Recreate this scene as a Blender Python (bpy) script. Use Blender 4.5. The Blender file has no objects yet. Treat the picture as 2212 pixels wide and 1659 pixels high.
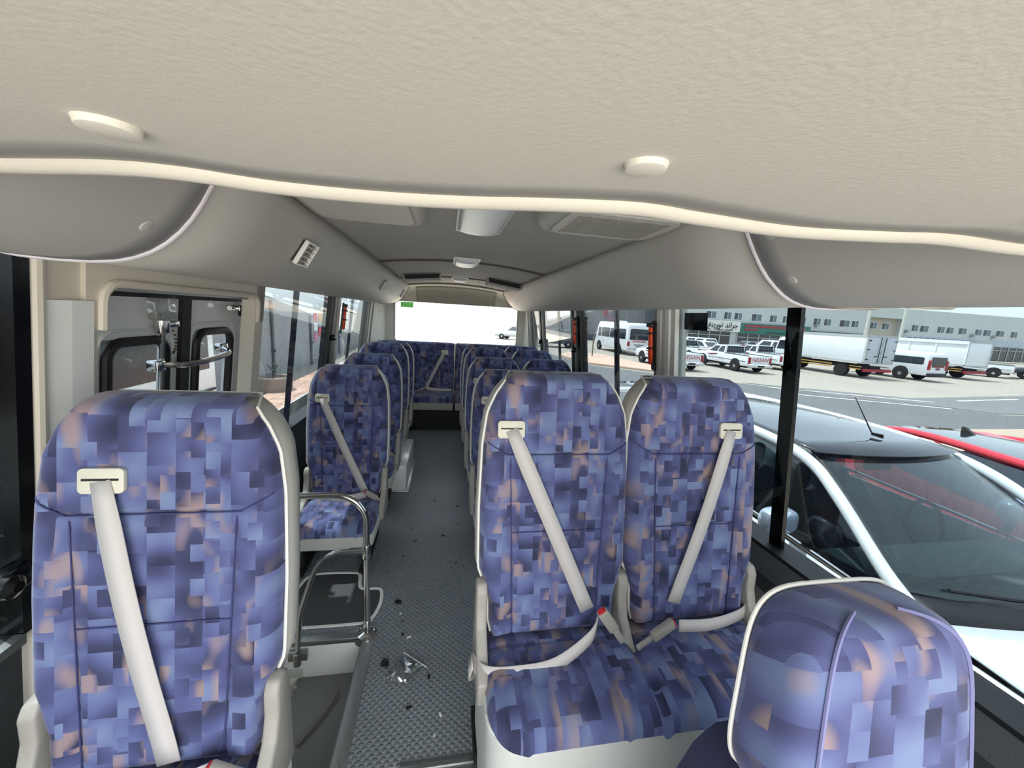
import bpy, bmesh, math, random
from mathutils import Vector, Matrix
random.seed(7)
C = bpy.context.scene.collection
S = bpy.context.scene
PI = math.pi
# ------------------------------------------------------------------ camera
cam = bpy.data.cameras.new('camera'); co = bpy.data.objects.new('camera', cam); C.objects.link(co)
M = ((0.9840751, 0.0275541, 0.1756046), (-0.16776454, -0.18253255, 0.96878116), (0.05874745, -0.98281363, -0.17500313))
rt = Vector([M[i][0] for i in range(3)]); dn = Vector([M[i][1] for i in range(3)]); fw = Vector([M[i][2] for i in range(3)])
R3 = Matrix((rt, -dn, -fw)).transposed()
co.matrix_world = Matrix.Translation((0, 0, 1.5)) @ R3.to_4x4()
cam.sensor_fit = 'HORIZONTAL'; cam.sensor_width = 36; cam.lens = 820 / 2212 * 36; cam.clip_start = .02; cam.clip_end = 2000
S.camera = co
# ------------------------------------------------------------------ world, sun, exposure
SUN = Vector((-.29, .20, .935)).normalized()
w = bpy.data.worlds.new('world'); S.world = w; w.use_nodes = True
nt = w.node_tree; nt.nodes.clear()
def N(nt, t, **k):
    n = nt.nodes.new(t)
    for a, b in k.items():
        if a == 'i':
            for c, d in b.items(): n.inputs[c].default_value = d
        else: setattr(n, a, b)
    return n
sky = N(nt, 'ShaderNodeTexSky', sky_type='NISHITA', sun_disc=False, sun_elevation=math.asin(SUN.z),
        sun_rotation=math.atan2(SUN.x, SUN.y), air_density=1.0, dust_density=4.0, ozone_density=1.0)
mixw = N(nt, 'ShaderNodeMix', data_type='RGBA', i={0: .55})
mixw.inputs[7].default_value = (7.0, 7.4, 7.6, 1)
bg = N(nt, 'ShaderNodeBackground', i={1: .25}); ow = N(nt, 'ShaderNodeOutputWorld')
nt.links.new(sky.outputs[0], mixw.inputs[6]); nt.links.new(mixw.outputs[2], bg.inputs[0]); nt.links.new(bg.outputs[0], ow.inputs[0])
sl = bpy.data.lights.new('sun', 'SUN'); sl.energy = 5.2; sl.angle = .012; sl.color = (1, .97, .92)
so = bpy.data.objects.new('sun', sl); C.objects.link(so); so.rotation_euler = SUN.to_track_quat('Z', 'Y').to_euler()
al = bpy.data.lights.new('windscreen_fill', 'AREA'); al.shape = 'RECTANGLE'; al.size = 2.0; al.size_y = .9; al.energy = 10; al.color = (1, .985, .96)  # added area lamp behind the camera, stands in for daylight through the windscreen
ao = bpy.data.objects.new('windscreen_fill', al); C.objects.link(ao); ao.location = (.1, -1.05, 1.15); ao.rotation_euler = (math.radians(90), 0, 0)
S.view_settings.view_transform = 'Standard'; S.view_settings.look = 'None'; S.view_settings.gamma = 1
S.view_settings.use_curve_mapping = False; S.view_settings.exposure = 1.35
S.cycles.max_bounces = 10; S.cycles.transparent_max_bounces = 24; S.cycles.diffuse_bounces = 5

# ------------------------------------------------------------------ materials
MT = {}
def srgb(r, g, b):
    f = lambda c: (c/255/12.92) if c/255 <= .04045 else ((c/255+.055)/1.055)**2.4
    return (f(r), f(g), f(b), 1)
def mat(name, col, rough=.6, metal=0, bump=None, var=None, spec=.5, emit=None, coat=0, sheen=0):
    """bump=(scale, strength, distance); var=(scale, amount) mottles the colour"""
    if name in MT: return MT[name]
    m = bpy.data.materials.new(name); m.use_nodes = True; MT[name] = m
    t = m.node_tree; b = t.nodes['Principled BSDF']
    c = srgb(*col) if max(col) > 1.01 else (*col, 1)
    b.inputs['Base Color'].default_value = c; b.inputs['Roughness'].default_value = rough
    b.inputs['Metallic'].default_value = metal; b.inputs['Specular IOR Level'].default_value = spec
    b.inputs['Coat Weight'].default_value = coat
    tc = N(t, 'ShaderNodeTexCoord')
    if var:
        n = N(t, 'ShaderNodeTexNoise', i={2: var[0], 3: 4}); t.links.new(tc.outputs['Object'], n.inputs[0])
        x = N(t, 'ShaderNodeMix', data_type='RGBA'); t.links.new(n.outputs[0], x.inputs[0])
        x.inputs[6].default_value = tuple(v*(1-var[1]) for v in c[:3])+(1,); x.inputs[7].default_value = tuple(min(1, v*(1+var[1])) for v in c[:3])+(1,)
        t.links.new(x.outputs[2], b.inputs['Base Color'])
    if bump:
        n = N(t, 'ShaderNodeTexNoise', i={2: bump[0], 3: 3}); t.links.new(tc.outputs['Object'], n.inputs[0])
        u = N(t, 'ShaderNodeBump', i={0: bump[1], 1: bump[2]}); t.links.new(n.outputs[0], u.inputs['Height']); t.links.new(u.outputs[0], b.inputs['Normal'])
    if emit: b.inputs['Emission Color'].default_value = (*emit[:3], 1); b.inputs['Emission Strength'].default_value = emit[3]
    return m
def glass(name, tint, ior=1.45, maxr=1.0):
    if name in MT: return MT[name]
    m = bpy.data.materials.new(name); m.use_nodes = True; MT[name] = m
    t = m.node_tree; t.nodes.clear()
    o = N(t, 'ShaderNodeOutputMaterial'); f = N(t, 'ShaderNodeFresnel', i={0: ior}); x = N(t, 'ShaderNodeMixShader')
    tr = N(t, 'ShaderNodeBsdfTransparent'); tr.inputs[0].default_value = (*tint, 1)
    g = N(t, 'ShaderNodeBsdfGlossy', i={'Roughness': .0}); g.inputs[0].default_value = (maxr, maxr, maxr, 1)
    ge = N(t, 'ShaderNodeNewGeometry'); mi = N(t, 'ShaderNodeMix', data_type='FLOAT'); mi.inputs[2].default_value = ior; mi.inputs[3].default_value = 1/ior
    t.links.new(ge.outputs['Backfacing'], mi.inputs[0]); t.links.new(mi.outputs[0], f.inputs['IOR'])
    t.links.new(f.outputs[0], x.inputs[0]); t.links.new(tr.outputs[0], x.inputs[1]); t.links.new(g.outputs[0], x.inputs[2]); t.links.new(x.outputs[0], o.inputs[0])
    return m
def fabric(name, ox=0, oy=0):
    if name in MT: return MT[name]
    m = bpy.data.materials.new(name); m.use_nodes = True; MT[name] = m
    t = m.node_tree; b = t.nodes['Principled BSDF']; L = t.links.new
    uv = N(t, 'ShaderNodeTexCoord'); mp = N(t, 'ShaderNodeMapping'); mp.inputs['Location'].default_value = (ox, oy, 0); L(uv.outputs['UV'], mp.inputs[0])
    def cells(w, h, off):
        sp = N(t, 'ShaderNodeSeparateXYZ'); L(mp.outputs[0], sp.inputs[0])
        def mth(op, a, bb=None):
            n = N(t, 'ShaderNodeMath', operation=op)
            for k, v in enumerate((a, bb)):
                if v is None: continue
                if isinstance(v, (int, float)): n.inputs[k].default_value = v
                else: L(v, n.inputs[k])
            return n.outputs[0]
        xs = mth('ADD', mth('DIVIDE', sp.outputs[0], w), off); ci = mth('FLOOR', xs)
        wn = N(t, 'ShaderNodeTexWhiteNoise', noise_dimensions='1D'); L(ci, wn.inputs['W'])
        ys = mth('ADD', mth('DIVIDE', sp.outputs[1], h), wn.outputs[0]); ri = mth('FLOOR', ys)
        cb = N(t, 'ShaderNodeCombineXYZ'); L(ci, cb.inputs[0]); L(ri, cb.inputs[1]); cb.inputs[2].default_value = off
        w2 = N(t, 'ShaderNodeTexWhiteNoise', noise_dimensions='3D'); L(cb.outputs[0], w2.inputs[0])
        return w2, mth
    a, mth = cells(.054, .072, .3); c2, _ = cells(.029, .038, 7.7)
    sel = mth('GREATER_THAN', c2.outputs[0], .74)
    off = N(t, 'ShaderNodeMix', data_type='RGBA'); L(sel, off.inputs[0]); L(a.outputs[1], off.inputs[6]); L(c2.outputs[1], off.inputs[7])
    sc = N(t, 'ShaderNodeVectorMath', operation='SCALE'); sc.inputs['Scale'].default_value = 3.0; L(off.outputs[2], sc.inputs[0])
    ad = N(t, 'ShaderNodeVectorMath', operation='ADD'); L(mp.outputs[0], ad.inputs[0]); L(sc.outputs[0], ad.inputs[1])
    n1 = N(t, 'ShaderNodeTexNoise', i={2: 10.0, 3: 0.5}); L(ad.outputs[0], n1.inputs[0])
    rp = N(t, 'ShaderNodeValToRGB'); L(n1.outputs[0], rp.inputs[0]); cr = rp.color_ramp
    stops = [(.28, (.030, .034, .075)), (.40, (.055, .061, .140)), (.50, (.084, .094, .222)), (.60, (.115, .138, .290)), (.74, (.165, .215, .37))]
    cr.elements[0].position = stops[0][0]; cr.elements[0].color = (*stops[0][1], 1); cr.elements[1].position = stops[-1][0]; cr.elements[1].color = (*stops[-1][1], 1)
    for p, q in stops[1:-1]:
        e = cr.elements.new(p); e.color = (*q, 1)
    # tan streaks, cut by the same cells, on a continuous diagonal noise
    sc2 = N(t, 'ShaderNodeVectorMath', operation='SCALE'); sc2.inputs['Scale'].default_value = .05; L(off.outputs[2], sc2.inputs[0])
    ad2 = N(t, 'ShaderNodeVectorMath', operation='ADD'); L(mp.outputs[0], ad2.inputs[0]); L(sc2.outputs[0], ad2.inputs[1])
    m2 = N(t, 'ShaderNodeMapping'); m2.inputs['Scale'].default_value = (1.5, .8, 1); m2.inputs['Rotation'].default_value = (0, 0, .45); L(ad2.outputs[0], m2.inputs[0])
    n2 = N(t, 'ShaderNodeTexNoise', i={2: 13.0, 3: 0.0}); L(m2.outputs[0], n2.inputs[0])
    mr = N(t, 'ShaderNodeMapRange', i={1: .60, 2: .76, 3: 0, 4: .75}); L(n2.outputs[0], mr.inputs[0])
    mx = N(t, 'ShaderNodeMix', data_type='RGBA'); L(mr.outputs[0], mx.inputs[0]); L(rp.outputs[0], mx.inputs[6]); mx.inputs[7].default_value = (.34, .25, .235, 1)
    L(mx.outputs[2], b.inputs['Base Color'])
    b.inputs['Roughness'].default_value = .9; b.inputs['Specular IOR Level'].default_value = .25
    b.inputs['Sheen Weight'].default_value = .25; b.inputs['Sheen Roughness'].default_value = .4
    wv = N(t, 'ShaderNodeTexNoise', i={2: 700.0, 3: 1.0}); L(mp.outputs[0], wv.inputs[0])
    bp = N(t, 'ShaderNodeBump', i={0: .25, 1: .002}); L(wv.outputs[0], bp.inputs['Height']); L(bp.outputs[0], b.inputs['Normal'])
    return m
FAB = fabric('seat_fabric'); FAB2 = fabric('driver_seat_fabric', .37, .21); FAB3 = fabric('cushion_fabric', 1.3, .77)
SEAM = mat('seam_navy', (60, 62, 108), .9)
VIN = mat('grey_vinyl', (186, 184, 176), .55, bump=(400, .15, .002))
VINW = mat('pale_vinyl', (205, 206, 200), .5, bump=(400, .12, .002))
PIPE = mat('white_piping', (222, 222, 215), .5)
PLG = mat('grey_plastic', (158, 154, 146), .5)
BEZ = mat('beige_plastic', (205, 202, 186), .45)
BELT = mat('belt_webbing', (194, 189, 186), .75, bump=(900, .3, .001))
REDP = mat('red_plastic', (200, 35, 40), .4)
BLK = mat('black_rubber', (14, 14, 15), .5)
BLKG = mat('black_gloss', (6, 6, 7), .18)
DKP = mat('dark_panel', (52, 55, 58), .6, bump=(160, .2, .003), var=(6, .12))
DKG = mat('dark_frame', (20, 20, 22), .6)
HEAD = mat('headliner_cream', (212, 208, 195), .8, bump=(230, .16, .002))
ROLL = mat('cream_vinyl_roll', (206, 202, 188), .55, bump=(350, .15, .002))
CEIL = mat('headliner_grey', (168, 166, 160), .85, bump=(300, .2, .002))
DUCT = mat('duct_grey', (182, 180, 173), .6, bump=(250, .12, .002))
WHT = mat('white_enamel', (228, 230, 228), .3, coat=.3)
WPL = mat('white_plastic', (226, 226, 220), .45)
CRM = mat('chrome', (205, 205, 205), .14, 1)
ALU = mat('aluminium', (170, 172, 172), .38, 1)
ALUP = mat('anodised_trim', (150, 152, 150), .45, .8)
ORG = mat('orange_plastic', (235, 70, 28), .35)
GLS = glass('side_glass', (.53, .57, .585), 1.33)
GLR = glass('rear_glass', (.93, .95, .95))
GLC = glass('vehicle_glass', (.55, .62, .64), 1.5)
LENS = mat('lamp_lens', (215, 222, 226), .2, bump=(260, .6, .004))
def floor_mat():
    m = mat('ribbed_rubber', (124, 130, 134), .34, var=(3, .22)); t = m.node_tree; L = t.links.new; b = t.nodes['Principled BSDF']
    tc = N(t, 'ShaderNodeTexCoord'); mp = N(t, 'ShaderNodeMapping'); mp.inputs['Rotation'].default_value = (0, 0, .78); mp.inputs['Scale'].default_value = (52, 52, 52); L(tc.outputs['Object'], mp.inputs[0])
    v = N(t, 'ShaderNodeTexVoronoi', feature='F1', i={'Scale': 1.0, 'Randomness': .0}); L(mp.outputs[0], v.inputs[0])
    r = N(t, 'ShaderNodeMapRange', i={1: .25, 2: .45, 3: 1, 4: 0}); L(v.outputs[0], r.inputs[0])
    bp = N(t, 'ShaderNodeBump', i={0: .8, 1: .004}); L(r.outputs[0], bp.inputs['Height']); L(bp.outputs[0], b.inputs['Normal'])
    return m
FLR = floor_mat()

# ------------------------------------------------------------------ mesh helpers
def tag(o, label=None, cat=None, group=None, kind=None):
    if label: o['label'] = label
    if cat: o['category'] = cat
    if group: o['group'] = group
    if kind: o['kind'] = kind
    return o
def empty(name, loc=(0, 0, 0), rz=0, parent=None):
    o = bpy.data.objects.new(name, None); C.objects.link(o); o.location = loc; o.rotation_euler = (0, 0, rz); o.empty_display_size = .1
    if parent: o.parent = parent
    return o
class MB:
    def __init__(s): s.b = bmesh.new(); s.uv = s.b.loops.layers.uv.new('UVMap')
    def box(s, a, b, rot=None, bev=0):
        cx = [(a[i]+b[i])/2 for i in range(3)]; d = [abs(b[i]-a[i]) for i in range(3)]
        r = bmesh.ops.create_cube(s.b, size=1); vs = r['verts']
        bmesh.ops.scale(s.b, vec=d, verts=vs)
        if bev:
            ed = list({e for v in vs for e in v.link_edges})
            q = bmesh.ops.bevel(s.b, geom=ed, offset=min(bev, min(d)*.45), segments=2, affect='EDGES', profile=.5)
            vs = list({v for f in q['faces'] for v in f.verts} | {v for v in vs if v.is_valid})
            fs = set(); stack = list(vs)
            allv = set(vs)
            while stack:
                v = stack.pop()
                for e in v.link_edges:
                    o = e.other_vert(v)
                    if o not in allv: allv.add(o); stack.append(o)
            vs = list(allv)
        if rot: bmesh.ops.rotate(s.b, cent=(0, 0, 0), matrix=rot, verts=vs)
        bmesh.ops.translate(s.b, vec=cx, verts=vs); return s
    def prism(s, pts, vec, bev=0):
        """pts: closed 3D polygon, extruded by vec"""
        v = [s.b.verts.new(p) for p in pts]; f = s.b.faces.new(v)
        r = bmesh.ops.extrude_face_region(s.b, geom=[f]); ev = [g for g in r['geom'] if isinstance(g, bmesh.types.BMVert)]
        bmesh.ops.translate(s.b, vec=vec, verts=ev)
        if bev:
            ed = list({e for q in v+ev for e in q.link_edges})
            bmesh.ops.bevel(s.b, geom=ed, offset=bev, segments=2, affect='EDGES', profile=.5)
        return s
    def tube(s, pts, r, n=12, closed=False, flat=None):
        pts = [Vector(p) for p in pts]; m = len(pts); rings = []; up = None
        for i, p in enumerate(pts):
            if closed: t = (pts[(i+1) % m]-pts[i-1]).normalized()
            else: t = (pts[min(i+1, m-1)]-pts[max(i-1, 0)]).normalized()
            if up is None: up = Vector((0, 0, 1)) if abs(t.z) < .9 else Vector((0, 1, 0))
            a = t.cross(up)
            if a.length < 1e-4: a = t.cross(Vector((1, 0, 0)))
            a.normalize(); b2 = a.cross(t).normalized(); up = b2
            rr = r[i] if isinstance(r, (list, tuple)) else r
            rings.append([s.b.verts.new(p+a*math.cos(2*PI*k/n)*rr+b2*math.sin(2*PI*k/n)*rr*(flat or 1)) for k in range(n)])
        for i in range(m if closed else m-1):
            A, B = rings[i], rings[(i+1) % m]
            for k in range(n): s.b.faces.new((A[k], A[(k+1) % n], B[(k+1) % n], B[k]))
        if not closed:
            s.b.faces.new(rings[0][::-1]); s.b.faces.new(rings[-1])
        return s
    def lathe(s, prof, c=(0, 0, 0), axis='Z', n=24):
        rings = []
        for r, h in prof:
            ring = []
            for k in range(n):
                a = 2*PI*k/n; x, y = r*math.cos(a), r*math.sin(a)
                p = {'Z': (x, y, h), 'X': (h, x, y), 'Y': (x, h, y)}[axis]
                ring.append(s.b.verts.new((p[0]+c[0], p[1]+c[1], p[2]+c[2])))
            rings.append(ring)
        for A, B in zip(rings, rings[1:]):
            for k in range(n): s.b.faces.new((A[k], A[(k+1) % n], B[(k+1) % n], B[k]))
        s.b.faces.new(rings[0][::-1]); s.b.faces.new(rings[-1]); return s
    def grid(s, rows, uvs=None, closed=False, capends=False):
        V = [[s.b.verts.new(p) for p in r] for r in rows]
        nr, nc = len(V), len(V[0])
        for i in range(nr-1):
            for j in range(nc if closed else nc-1):
                j2 = (j+1) % nc
                q = [(i, j), (i, j2), (i+1, j2), (i+1, j)]
                try: f = s.b.faces.new([V[a][b] for a, b in q])
                except ValueError: continue
                if uvs:
                    for lp, (a, b) in zip(f.loops, q): lp[s.uv].uv = uvs[a][b]
        if capends: s.b.faces.new(V[0][::-1]); s.b.faces.new(V[-1])
        return s
    def build(s, name, m, parent=None, smooth=35, loc=None, solid=0, kind=None):
        bmesh.ops.recalc_face_normals(s.b, faces=s.b.faces)
        me = bpy.data.meshes.new(name); s.b.to_mesh(me); s.b.free()
        me.materials.append(m)
        if smooth:
            me.polygons.foreach_set('use_smooth', [True]*len(me.polygons)); me.set_sharp_from_angle(angle=math.radians(smooth))
        o = bpy.data.objects.new(name, me); C.objects.link(o)
        if parent: o.parent = parent
        if loc: o.location = loc
        if solid:
            md = o.modifiers.new('thickness', 'SOLIDIFY'); md.thickness = solid; md.offset = 0
        if kind: o['kind'] = kind
        return o
def bez(P, n=12):
    """smooth polyline through points (Catmull-Rom)"""
    P = [Vector(p) for p in P]; out = []
    for i in range(len(P)-1):
        a = P[max(i-1, 0)]; b = P[i]; c = P[i+1]; d = P[min(i+2, len(P)-1)]
        for k in range(n):
            t = k/n; out.append(.5*((2*b)+(c-a)*t+(2*a-5*b+4*c-d)*t*t+(3*b-a-3*c+d)*t**3))
    out.append(P[-1]); return out
def rrect(x0, x1, y0, y1, r, n=6):
    o = []
    for cx, cy, a0 in ((x1-r, y1-r, 0), (x0+r, y1-r, PI/2), (x0+r, y0+r, PI), (x1-r, y0+r, 1.5*PI)):
        for k in range(n+1):
            a = a0+PI/2*k/n; o.append((cx+r*math.cos(a), cy+r*math.sin(a)))
    return o
def interp(x, T):
    if x <= T[0][0]: return T[0][1]
    for (a, b), (c, d) in zip(T, T[1:]):
        if x <= c:
            t = (x-a)/(c-a); return b+(d-b)*t
    return T[-1][1]
def sm(x, a, b):
    t = max(0, min(1, (x-a)/(b-a))); return t*t*(3-2*t)
def copy_tree(o, parent=None):
    c = o.copy(); C.objects.link(c)
    if parent: c.parent = parent
    for ch in list(o.children): copy_tree(ch, c)
    return c
def text(body, size, m, parent, loc, rot, name='lettering', depth=.004, align='CENTER'):
    cu = bpy.data.curves.new(name, 'FONT'); cu.body = body; cu.size = size; cu.extrude = depth; cu.align_x = align; cu.align_y = 'CENTER'; cu.resolution_u = 3
    tmp = bpy.data.objects.new('tmp', cu); C.objects.link(tmp); bpy.context.view_layer.update()
    me = bpy.data.meshes.new_from_object(tmp.evaluated_get(bpy.context.evaluated_depsgraph_get())); bpy.data.objects.remove(tmp)
    me.name = name; me.materials.clear(); me.materials.append(m)
    o = bpy.data.objects.new(name, me); C.objects.link(o); o.parent = parent; o.location = loc; o.rotation_euler = rot
    return o
G = -1.0                                   # outside ground level (the bus floor is z = 0)
def XL(z): return -.905-.115*(1.59-z)      # inner face of the left wall at height z
def XR(z): return 1.12+.12*(1.59-z)

# ================================================================== BUS SHELL
def wall_piece(side, y0, y1, z0, z1, th=.04, inn=0.0):
    X = XL if side < 0 else XR; s = side
    b = MB(); pts = [(X(z0)-s*inn, y0, z0), (X(z1)-s*inn, y0, z1), (X(z1)+s*th, y0, z1), (X(z0)+s*th, y0, z0)]
    return b.prism(pts, (0, y1-y0, 0))
def struct(o): o['kind'] = 'structure'; return o
# --- floor
fl = empty('floor'); struct(fl)
b = MB(); b.box((-.335, 1.06, -.05), (1.3, 5.5, 0)); b.box((-1.08, 1.64, -.05), (-.335, 5.5, 0)); b.build('rubber_mat', FLR, fl)
MB().box((-1.08, -.9, -.05), (1.3, .95, -.01)).build('cab_floor', DKP, fl)
b = MB(); b.box((-.11, 1.035, -.02), (.2, 1.05, .012), bev=.003).box((-.11, 1.05, -.02), (.2, 1.062, .006)).box((-.11, 1.0, -.03), (.2, 1.035, .004)); b.build('threshold_strip', ALU, fl)
# trims around the step well
b = MB(); b.box((-.335, .95, -.02), (-.285, 1.63, .004), bev=.002); b.build('edge_trim', ALUP, fl)
for y in (1.08, 1.27, 1.5):
    MB().lathe([(.008, .004), (.008, .007), (.003, .0075)], (-.31, y, 0), n=12).build('screw', ALU, fl)
MB().box((-1.0, 1.60, -.02), (-.335, 1.645, .004), bev=.002).build('edge_trim', ALU, fl)
# --- step well
sw = empty('step_well'); struct(sw)
MB().box((-1.05, 1.602, -.75), (-.335, 1.635, -.005)).build('riser', WHT, sw)
MB().box((-.62, .98, -.30), (-.34, 1.60, -.18), bev=.006).build('upper_step', mat('grey_step', (120, 122, 120), .5, var=(5, .2)), sw)
MB().box((-1.15, .98, -.55), (-.62, 1.60, -.42)).build('lower_step', mat('dirty_step', (95, 84, 66), .85, var=(9, .5)), sw)
MB().box((-1.05, .94, -.75), (-.34, .98, -.01)).build('front_riser', WHT, sw)
MB().box((-.345, .95, -.30), (-.335, 1.6, -.02)).build('side_plate', ALUP, sw)
b = MB(); b.box((-.72, 1.594, -.175), (-.60, 1.602, -.135), bev=.004); b.build('lamp_cover', mat('lamp_clear', (185, 190, 180), .3), sw)
# rusty broom-like rod left on the step
tag(MB().tube(bez([(-.52, 1.30, -.172), (-.46, 1.40, -.168), (-.42, 1.5, -.165)]), .006, 8).build('bent_strip', mat('grey_strip', (120, 116, 108), .6)), 'thin grey bent strip lying on the upper entrance step', 'strip')
# hatch outline
hp = bez([(-.74, 1.70, 0), (-.78, 1.76, 0), (-.745, 1.93, 0), (-.72, 2.04, 0), (-.66, 2.07, 0), (-.47, 2.06, 0), (-.44, 2.03, 0), (-.425, 1.955, 0), (-.40, 1.925, 0), (-.325, 1.92, 0), (-.30, 1.89, 0), (-.295, 1.80, 0), (-.32, 1.71, 0), (-.36, 1.685, 0), (-.70, 1.685, 0)], 5)
hat = empty('floor_hatch', (0, 0, 0))
tag(hat, 'dark floor panel edged in white strip beside the entrance steps', 'floor panel')
MB().tube([(p.x, p.y, .003) for p in hp], .009, 8, closed=True, flat=.45).build('white_edging', WPL, hat)
MB().prism([(p.x, p.y, 0.0005) for p in hp], (0, 0, .002)).build('panel', mat('smooth_mat', (64, 64, 66), .55, var=(8, .1)), hat)

# --- ceiling: arched main headliner
def ceil_z(x): 
    t = (x-.115)/.70
    return 1.885-.062*min(1.3, t*t)
ce = empty('ceiling'); struct(ce)
for (y0, y1) in ((.55, 3.0), (3.012, 4.32), (4.332, 5.2)):
    rows = []
    for i in range(13):
        y = y0+(y1-y0)*i/12
        dip = -.004*math.sin(PI*(y-y0)/(y1-y0))
        e = min(y-y0, y1-y)
        rows.append([(x, y, ceil_z(x)+dip+(.006 if e < .001 else 0)) for x in [-.496+1.252*k/28 for k in range(29)]])
    MB().grid(rows).build('headliner_panel', CEIL, ce, solid=.006)
for y, (xa, xb) in ((3.006, (-.52, .80)), (4.326, (-.50, .77))):
    MB().tube([(xa+(xb-xa)*k/20, y, ceil_z(xa+(xb-xa)*k/20)-.004) for k in range(21)], .006, 6).build('seam_strip', mat('seam_brown', (92, 78, 70), .6), ce)
MB().box((-1.05, .0, 1.93), (1.28, 5.55, 1.96)).build('roof_skin', WHT, ce)
# --- rear header and rear wall
hd = empty('trim_1'); struct(hd)
rows = []
for i in range(9):
    t = i/8; y = 5.2+.24*math.sin(t*PI/2); z0 = 1.0-math.cos(t*PI/2)
    rows.append([(x, y-.05*((x-.15)/.75)**2, ceil_z(x)-.02-(ceil_z(x)-.02-1.625)*z0) for x in [-.62+1.5*k/24 for k in range(25)]])
MB().grid(rows).build('rear_header', mat('rear_header_cream', (214, 210, 196), .7), hd, solid=.006)
rows = []
for i in range(9):
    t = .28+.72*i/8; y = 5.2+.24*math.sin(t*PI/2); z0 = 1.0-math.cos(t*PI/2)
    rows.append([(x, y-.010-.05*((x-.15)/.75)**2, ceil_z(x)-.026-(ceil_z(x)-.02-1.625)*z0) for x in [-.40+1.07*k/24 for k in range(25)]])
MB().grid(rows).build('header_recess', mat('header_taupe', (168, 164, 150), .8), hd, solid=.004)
rw = empty('wall_back'); struct(rw)
for nm, (x0, x1, z0, z1) in {'lower': (-1.05, 1.3, -.05, 1.06), 'top': (-1.05, 1.3, 1.635, 1.95), 'l': (-1.05, -.70, 1.06, 1.635), 'r': (1.02, 1.3, 1.06, 1.635)}.items():
    MB().box((x0, 5.44, z0), (x1, 5.5, z1)).build('panel', mat('cream_panel', (220, 221, 214), .55), rw)
w1 = empty('window_1'); struct(w1)
MB().box((-.70, 5.465, 1.06), (1.02, 5.469, 1.635)).build('glass_pane', GLR, w1)
MB().tube([(x, 5.45, z) for x, z in rrect(-.695, 1.015, 1.065, 1.63, .06)], .014, 8, closed=True).build('rubber_seal', mat('pale_seal', (185, 186, 182), .5), w1)
# corner posts
for s, X0 in ((-1, -.80), (1, 1.10)):
    b = MB(); b.prism([(X0-s*.0, 5.44, .6), (X0+s*.13, 5.1, .6), (X0+s*.16, 5.1, .6), (X0+s*.16, 5.44, .6)], (0, 0, 1.05)); b.build('trim_2', mat('cream_panel', (220, 221, 214), .55), None)['kind'] = 'structure'
# --- left wall
lw = empty('wall_left'); struct(lw)
wall_piece(-1, 2.08, 5.5, -.05, .69).build('lower_panel', DKP, lw)
wall_piece(-1, 2.08, 5.5, .685, .705, .08, .035).build('sill', BLK, lw)
wall_piece(-1, -.9, 1.0, -.05, .66).build('cab_lower_panel', DKP, lw)
wall_piece(-1, -.9, 5.5, 1.612, 1.95, .05).build('upper_panel', VIN, lw)
MB().box((-1.30, -1.2, -.8), (-1.285, .93, .66)).build('outer_skin', WHT, lw); MB().box((-1.30, 2.4, -.8), (-1.285, 5.5, .66)).build('outer_skin', WHT, lw)
cream = mat('cream_pillar', (206, 200, 186), .55)
wall_piece(-1, 1.028, 1.21, -.3, 1.6, .06, .0).build('door_pillar', cream, lw)
wall_piece(-1, 2.055, 2.135, -.3, 1.6, .05, .012).build('door_pillar', cream, lw)
MB().tube([(XL(z)+.004, 1.045, z) for z in (1.58, 1.2, .8, .4, 0)], .016, 10).build('pillar_roll', cream, lw)
# opening surround header with rounded corners
pts = [(1.16, 1.60), (2.14, 1.60), (2.14, 1.40), (2.06, 1.40), (2.06, 1.47)]+[(2.01+.05*math.cos(a), 1.475+.05*math.sin(a)) for a in (0, .5, 1.0, 1.57)]+[(1.25+.05*math.cos(a), 1.475+.05*math.sin(a)) for a in (1.57, 2.1, 2.7, 3.14)]+[(1.20, 1.40), (1.16, 1.40)]
MB().prism([(XL(z)+.012, y, z) for y, z in pts], (-.06, 0, 0)).build('door_surround', cream, lw)
MB().tube([(XL(z)+.018, y, z) for y, z in pts[3:-1]], .012, 8).build('surround_lip', cream, lw)
# white column box by the door pillar
b = MB(); zc = 1.475
for (y0, y1, dx0, dx1) in ((1.065, 1.118, .006, .016), (1.118, 1.176, .016, .018)):
    b.prism([(XL(zc)+dx0, y0, zc), (XL(zc)+dx1, y1, zc), (XL(zc)-.03, y1, zc), (XL(zc)-.03, y0, zc)], (XL(-.2)-XL(zc), 0, -.2-zc))
tag(b.build('white_column_cover', WHT), 'white faceted sheet-metal column cover beside the folding door', 'column cover')
# front left window
w2 = empty('window_2'); struct(w2)
wall_piece(-1, -.9, 1.0, .665, 1.575, .004, -.03).build('glass_pane', GLS, w2)
wall_piece(-1, .992, 1.026, .66, 1.585, .05, .012).build('black_frame', BLKG, w2)
wall_piece(-1, -.9, .99, .64, .665, .05, .02).build('metal_sill', ALU, w2)
b = MB(); b.lathe([(.0, -.03), (.022, -.03), (.028, -.01), (.026, .02), (.012, .03)], (XL(.83)+.025, .94, .83), axis='X', n=16); b.box((XL(.83)-.01, .93, .80), (XL(.83)+.03, 1.0, .86), bev=.008); b.build('latch', BLKG, w2)
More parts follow.
